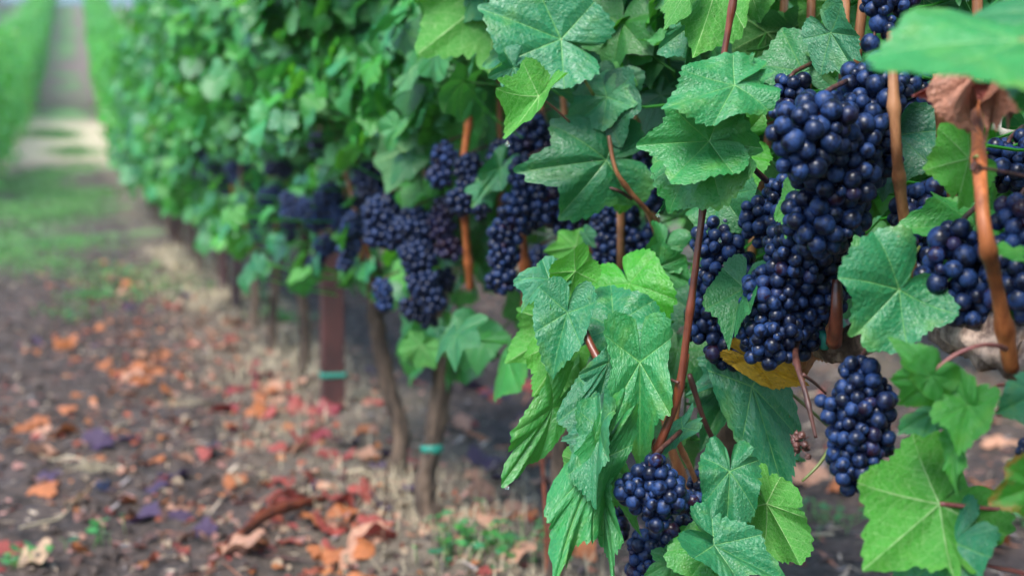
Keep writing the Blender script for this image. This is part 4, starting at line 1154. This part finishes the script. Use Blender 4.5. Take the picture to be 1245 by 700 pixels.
special = [(224, 619, 'pale pink', .034, 'pale pink fallen leaf lying alone on dark soil'), (30, 520, 'orange', .04, 'orange fallen leaf of the clump near the left edge'), (45, 530, 'orange', .036, 'second orange fallen leaf of the clump near the left edge'),
 (115, 558, 'orange', .03, 'rust-orange fallen leaf beside a straw tuft'), (98, 485, 'orange', .032, 'pale orange fallen leaf below the large patch'), (165, 627, 'orange', .028, 'upright amber fallen leaf near the bottom left'),
 (215, 575, 'purple', .035, 'purple fallen leaf in the middle of the aisle'), (245, 660, 'purple', .032, 'purple fallen leaf near the bottom of the aisle'), (425, 560, 'purple', .036, 'deep purple fallen leaf left of the leaning trunk foot'),
 (448, 552, 'orange', .036, 'bright orange fallen leaf by the leaning trunk foot'), (460, 632, 'purple', .036, 'lilac and orange fallen leaf left of the bent trunk'), (590, 580, 'purple', .05, 'wide purple fallen leaf right of the bent trunk'),
 (575, 640, 'orange', .036, 'bright orange fallen leaf right of the bent trunk foot'), (365, 560, 'pale pink', .034, 'peach fallen leaf left of the purple one'), (1015, 605, 'orange', .05, 'orange fallen leaf behind the lone grape bunch'),
 (985, 590, 'pale pink', .05, 'pink fallen leaf behind the lone grape bunch'), (1205, 632, 'pale pink', .05, 'salmon fallen leaf behind the broad bright leaf'), (1220, 545, 'pale pink', .05, 'tan-pink fallen leaf below the right edge leaf'),
 (585, 543, 'orange', .045, 'flat orange-red fallen leaf behind the bent trunk'), (290, 690, 'pale pink', .05, 'pale fallen leaf at the bottom edge under the red cane'), (12, 668, 'brick red', .035, 'red fallen leaf at the left edge near the bottom'), (10, 563, 'tan', .03, 'pale tan fallen leaf at the left edge')]
for s_ in special: fallen(*s_)
zones = [  # n, centre px, spread px, colours, label
 (24, (175, 452), (38, 12), ['orange', 'pale pink', 'orange'], 'fallen leaf in the large orange patch of the aisle'),
 (10, (40, 530), (28, 12), ['orange', 'pale pink'], 'orange fallen leaf near the left edge clump'),
 (38, (400, 600), (75, 40), ['brick red', 'orange', 'pale pink', 'brick red', 'purple'], 'fallen leaf in the colourful drift left of the bent trunk'),
 (30, (330, 500), (50, 28), ['brick red', 'pale pink', 'wine red', 'orange'], 'reddish fallen leaf along the strip beside the rusty post'),
 (14, (450, 660), (80, 25), ['orange', 'pale pink', 'brick red'], 'fallen leaf near the bottom edge under the trunks'),
 (22, (200, 350), (60, 26), ['brick red', 'pale pink', 'orange', 'purple'], 'small blurred fallen leaf in the far part of the aisle'),
 (24, (130, 600), (110, 60), ['pale pink', 'tan', 'dark brown', 'purple', 'orange'], 'scattered fallen leaf on the dark soil at bottom left'),
 (14, (80, 420), (70, 25), ['orange', 'purple', 'dark brown'], 'scattered fallen leaf in the middle left of the aisle'),
 (26, (600, 520), (70, 40), ['pale pink', 'orange', 'purple', 'brick red'], 'fallen leaf in the next aisle seen between trunks'),
 (14, (620, 660), (60, 30), ['orange', 'pale pink', 'tan'], 'fallen leaf on the straw right of the bent trunk'),
 (22, (1120, 560), (110, 70), ['orange', 'pale pink', 'brick red', 'tan'], 'fallen leaf on the soil behind the nearest vine'),
 (10, (250, 420), (50, 20), ['brick red', 'purple', 'pale pink'], 'fallen leaf between the orange patch and the trunks'),
]
for n, (cx, cy), (sx, sy), cs, lb in zones:
    for q in range(n):
        px = cx+r_.normal(0, sx); py = cy+r_.normal(0, sy)
        if py < 260: py = 260+r_.uniform(0, 30)
        c_ = cs[int(r_.integers(len(cs)))]
        fallen(px, py, c_, r_.uniform(.024, .050), c_+' '+lb if c_.split()[-1] not in lb else lb)

# weeds: small leafy rosettes
def weed(px, py, spread, n, label, lam=.009):
    c = groundpt(px, py); c[2] = float(gh(c[0], c[1]))
    root = empty('weed', c); tag(root, label, 'weed', 'green weeds on the soil')
    mbs, mbl = MB(), MB()
    for _ in range(n):
        q = np.array([c[0]+r_.normal(0, spread), c[1]+r_.normal(0, spread*1.2), 0]); q[2] = float(gh(q[0], q[1]))
        t_ = q+np.array([r_.normal(0, .01), r_.normal(0, .01), r_.uniform(.01, .04)])
        V_, f_ = tube([q, t_], .0007, 4, 3); mbl.add(V_, f_, np.tile([0, .3, .1, .8, .4, 0], (len(V_), 1)))
        put_leaf(mbl, TM[int(r_.integers(10))], t_, [r_.normal(), r_.normal(), .2], [r_.normal()*.3, r_.normal()*.3, 1], lam*r_.uniform(.7, 1.5), (r_.uniform(0, .8), r_.random(), 0))
    mbl.obj('foliage', M_leaf_far, root)
for w_ in [(110, 365, .07, 120, 'green weed patch in the middle of the aisle'), (85, 388, .06, 60, 'second weed patch just below the first one'), (345, 400, .05, 90, 'bright weed clump between the thin trunks'), (320, 375, .05, 60, 'weed clump further back between thin trunks'),
           (575, 700, .035, 60, 'leafy weeds at the bottom edge below the bent trunk', .010), (120, 665, .02, 10, 'tiny weed seedling near the bottom left'), (640, 690, .04, 26, 'small weeds at the bottom edge right of the bent trunk'), (60, 300, .12, 90, 'weed patch at the left edge of the far aisle'), (20, 695, .02, 14, 'tiny weed at the bottom left corner'), (985, 640, .04, 40, 'small weeds on the soil below the lone grape bunch'), (1220, 640, .03, 30, 'small weed behind the broad bright leaf')]:
    weed(*w_)
# straw tufts on the soil
for (px, py, lb) in [(108, 575, 'pale straw tuft beside the rust-orange leaf'), (225, 495, 'pale straw tuft right of the orange patch'), (440, 500, 'straw tuft at the foot of the rusty post')]:
    c = groundpt(px, py); mb = MB()
    for _ in range(45):
        q = np.array([c[0]+r_.normal(0, .02), c[1]+r_.normal(0, .02), 0]); q[2] = float(gh(q[0], q[1]))
        V_, f_ = tube([q, q+[r_.normal(0, .012), r_.normal(0, .012), .012], q+[r_.normal(0, .03), r_.normal(0, .03), r_.uniform(.003, .03)]], [.0009, .0005], 4, 4); mb.add(V_, f_)
    tag(mb.obj('straw_tuft', M_straw, origin=(c[0], c[1], float(gh(c[0], c[1])))), lb, 'straw tuft', 'straw tufts on the soil')
# fallen shrivelled bunches (dark) and the red cane lying on the soil
for q, (px, py, lb) in enumerate([(190, 436, 'dark fallen grape cluster at the edge of the orange patch'), (262, 545, 'tiny dark fallen cluster in the middle of the aisle'), (265, 385, 'dark blue fallen grapes near the thin trunks'), (125, 590, 'dark fallen berries beside the straw tuft'), (385, 605, 'fallen blue berries in the colourful drift')]):
    c = groundpt(px, py); mb = MB()
    for _ in range(14):
        v, f = I2; u = r_.normal(0, .012, 2); rr = r_.uniform(.004, .006)
        mb.add(v*rr+[c[0]+u[0], c[1]+u[1], float(gh(c[0]+u[0], c[1]+u[1]))+rr*.8], f, np.tile(np.concatenate([[0, 0, 0], r_.random(3)]), (len(v), 1)))
    tag(mb.obj('fallen_grapes', M_berry, origin=(c[0], c[1], float(gh(c[0], c[1])))), lb, 'fallen grapes', 'grapes dropped on the soil')
pts_ = [groundpt(*q) for q in [(255, 705), (285, 672), (325, 650), (368, 634), (395, 628)]]
for q, k in zip(pts_, [.004, .012, .022, .016, .006]): q[2] = float(gh(q[0], q[1]))+k
V_, f_ = tube(pts_, [.008, .010, .010, .008, .004], 10, 40, rough=.16, seed=4)
cn = empty('pruned_cane', pts_[0]); tag(cn, 'bent dark red pruned cane lying on the soil near the bottom edge', 'cane')
obj('shoot', V_, f_, M_canered, cn)
V_, f_ = tube([pts_[2], pts_[2]+[.02, .04, .02], pts_[2]+[.05, .07, .01]], [.004, .003, .002], 8, 12, rough=.1); obj('twig', V_, f_, M_canered, cn)
r_ = np.random.default_rng(77)
for q, (px, py) in enumerate([(75, 555), (240, 610), (150, 520), (500, 620), (60, 640), (340, 690), (430, 600), (1200, 480), (980, 655), (1010, 690)]):
    c = groundpt(px, py); a = r_.uniform(0, 3.1); l = r_.uniform(.03, .07)
    e_ = [c+np.array([math.cos(a), math.sin(a), 0])*l*s for s in (-1, -.3, .4, 1)]
    for k_, z in enumerate(e_): z[2] = float(gh(z[0], z[1]))+.006+.003*(k_ % 2); z[:2] += r_.normal(0, .004, 2)
    V_, f_ = tube(e_, [.002, .003, .0025, .001], 6, 14, rough=.1, seed=q)
    tag(obj('twig', V_, f_, M_canedark if q % 2 else M_straw, origin=c), ('dark' if q % 2 else 'pale')+' thin twig lying on the soil among fallen leaves', 'twig', 'twigs on the soil')
print("objects", len(bpy.data.objects))
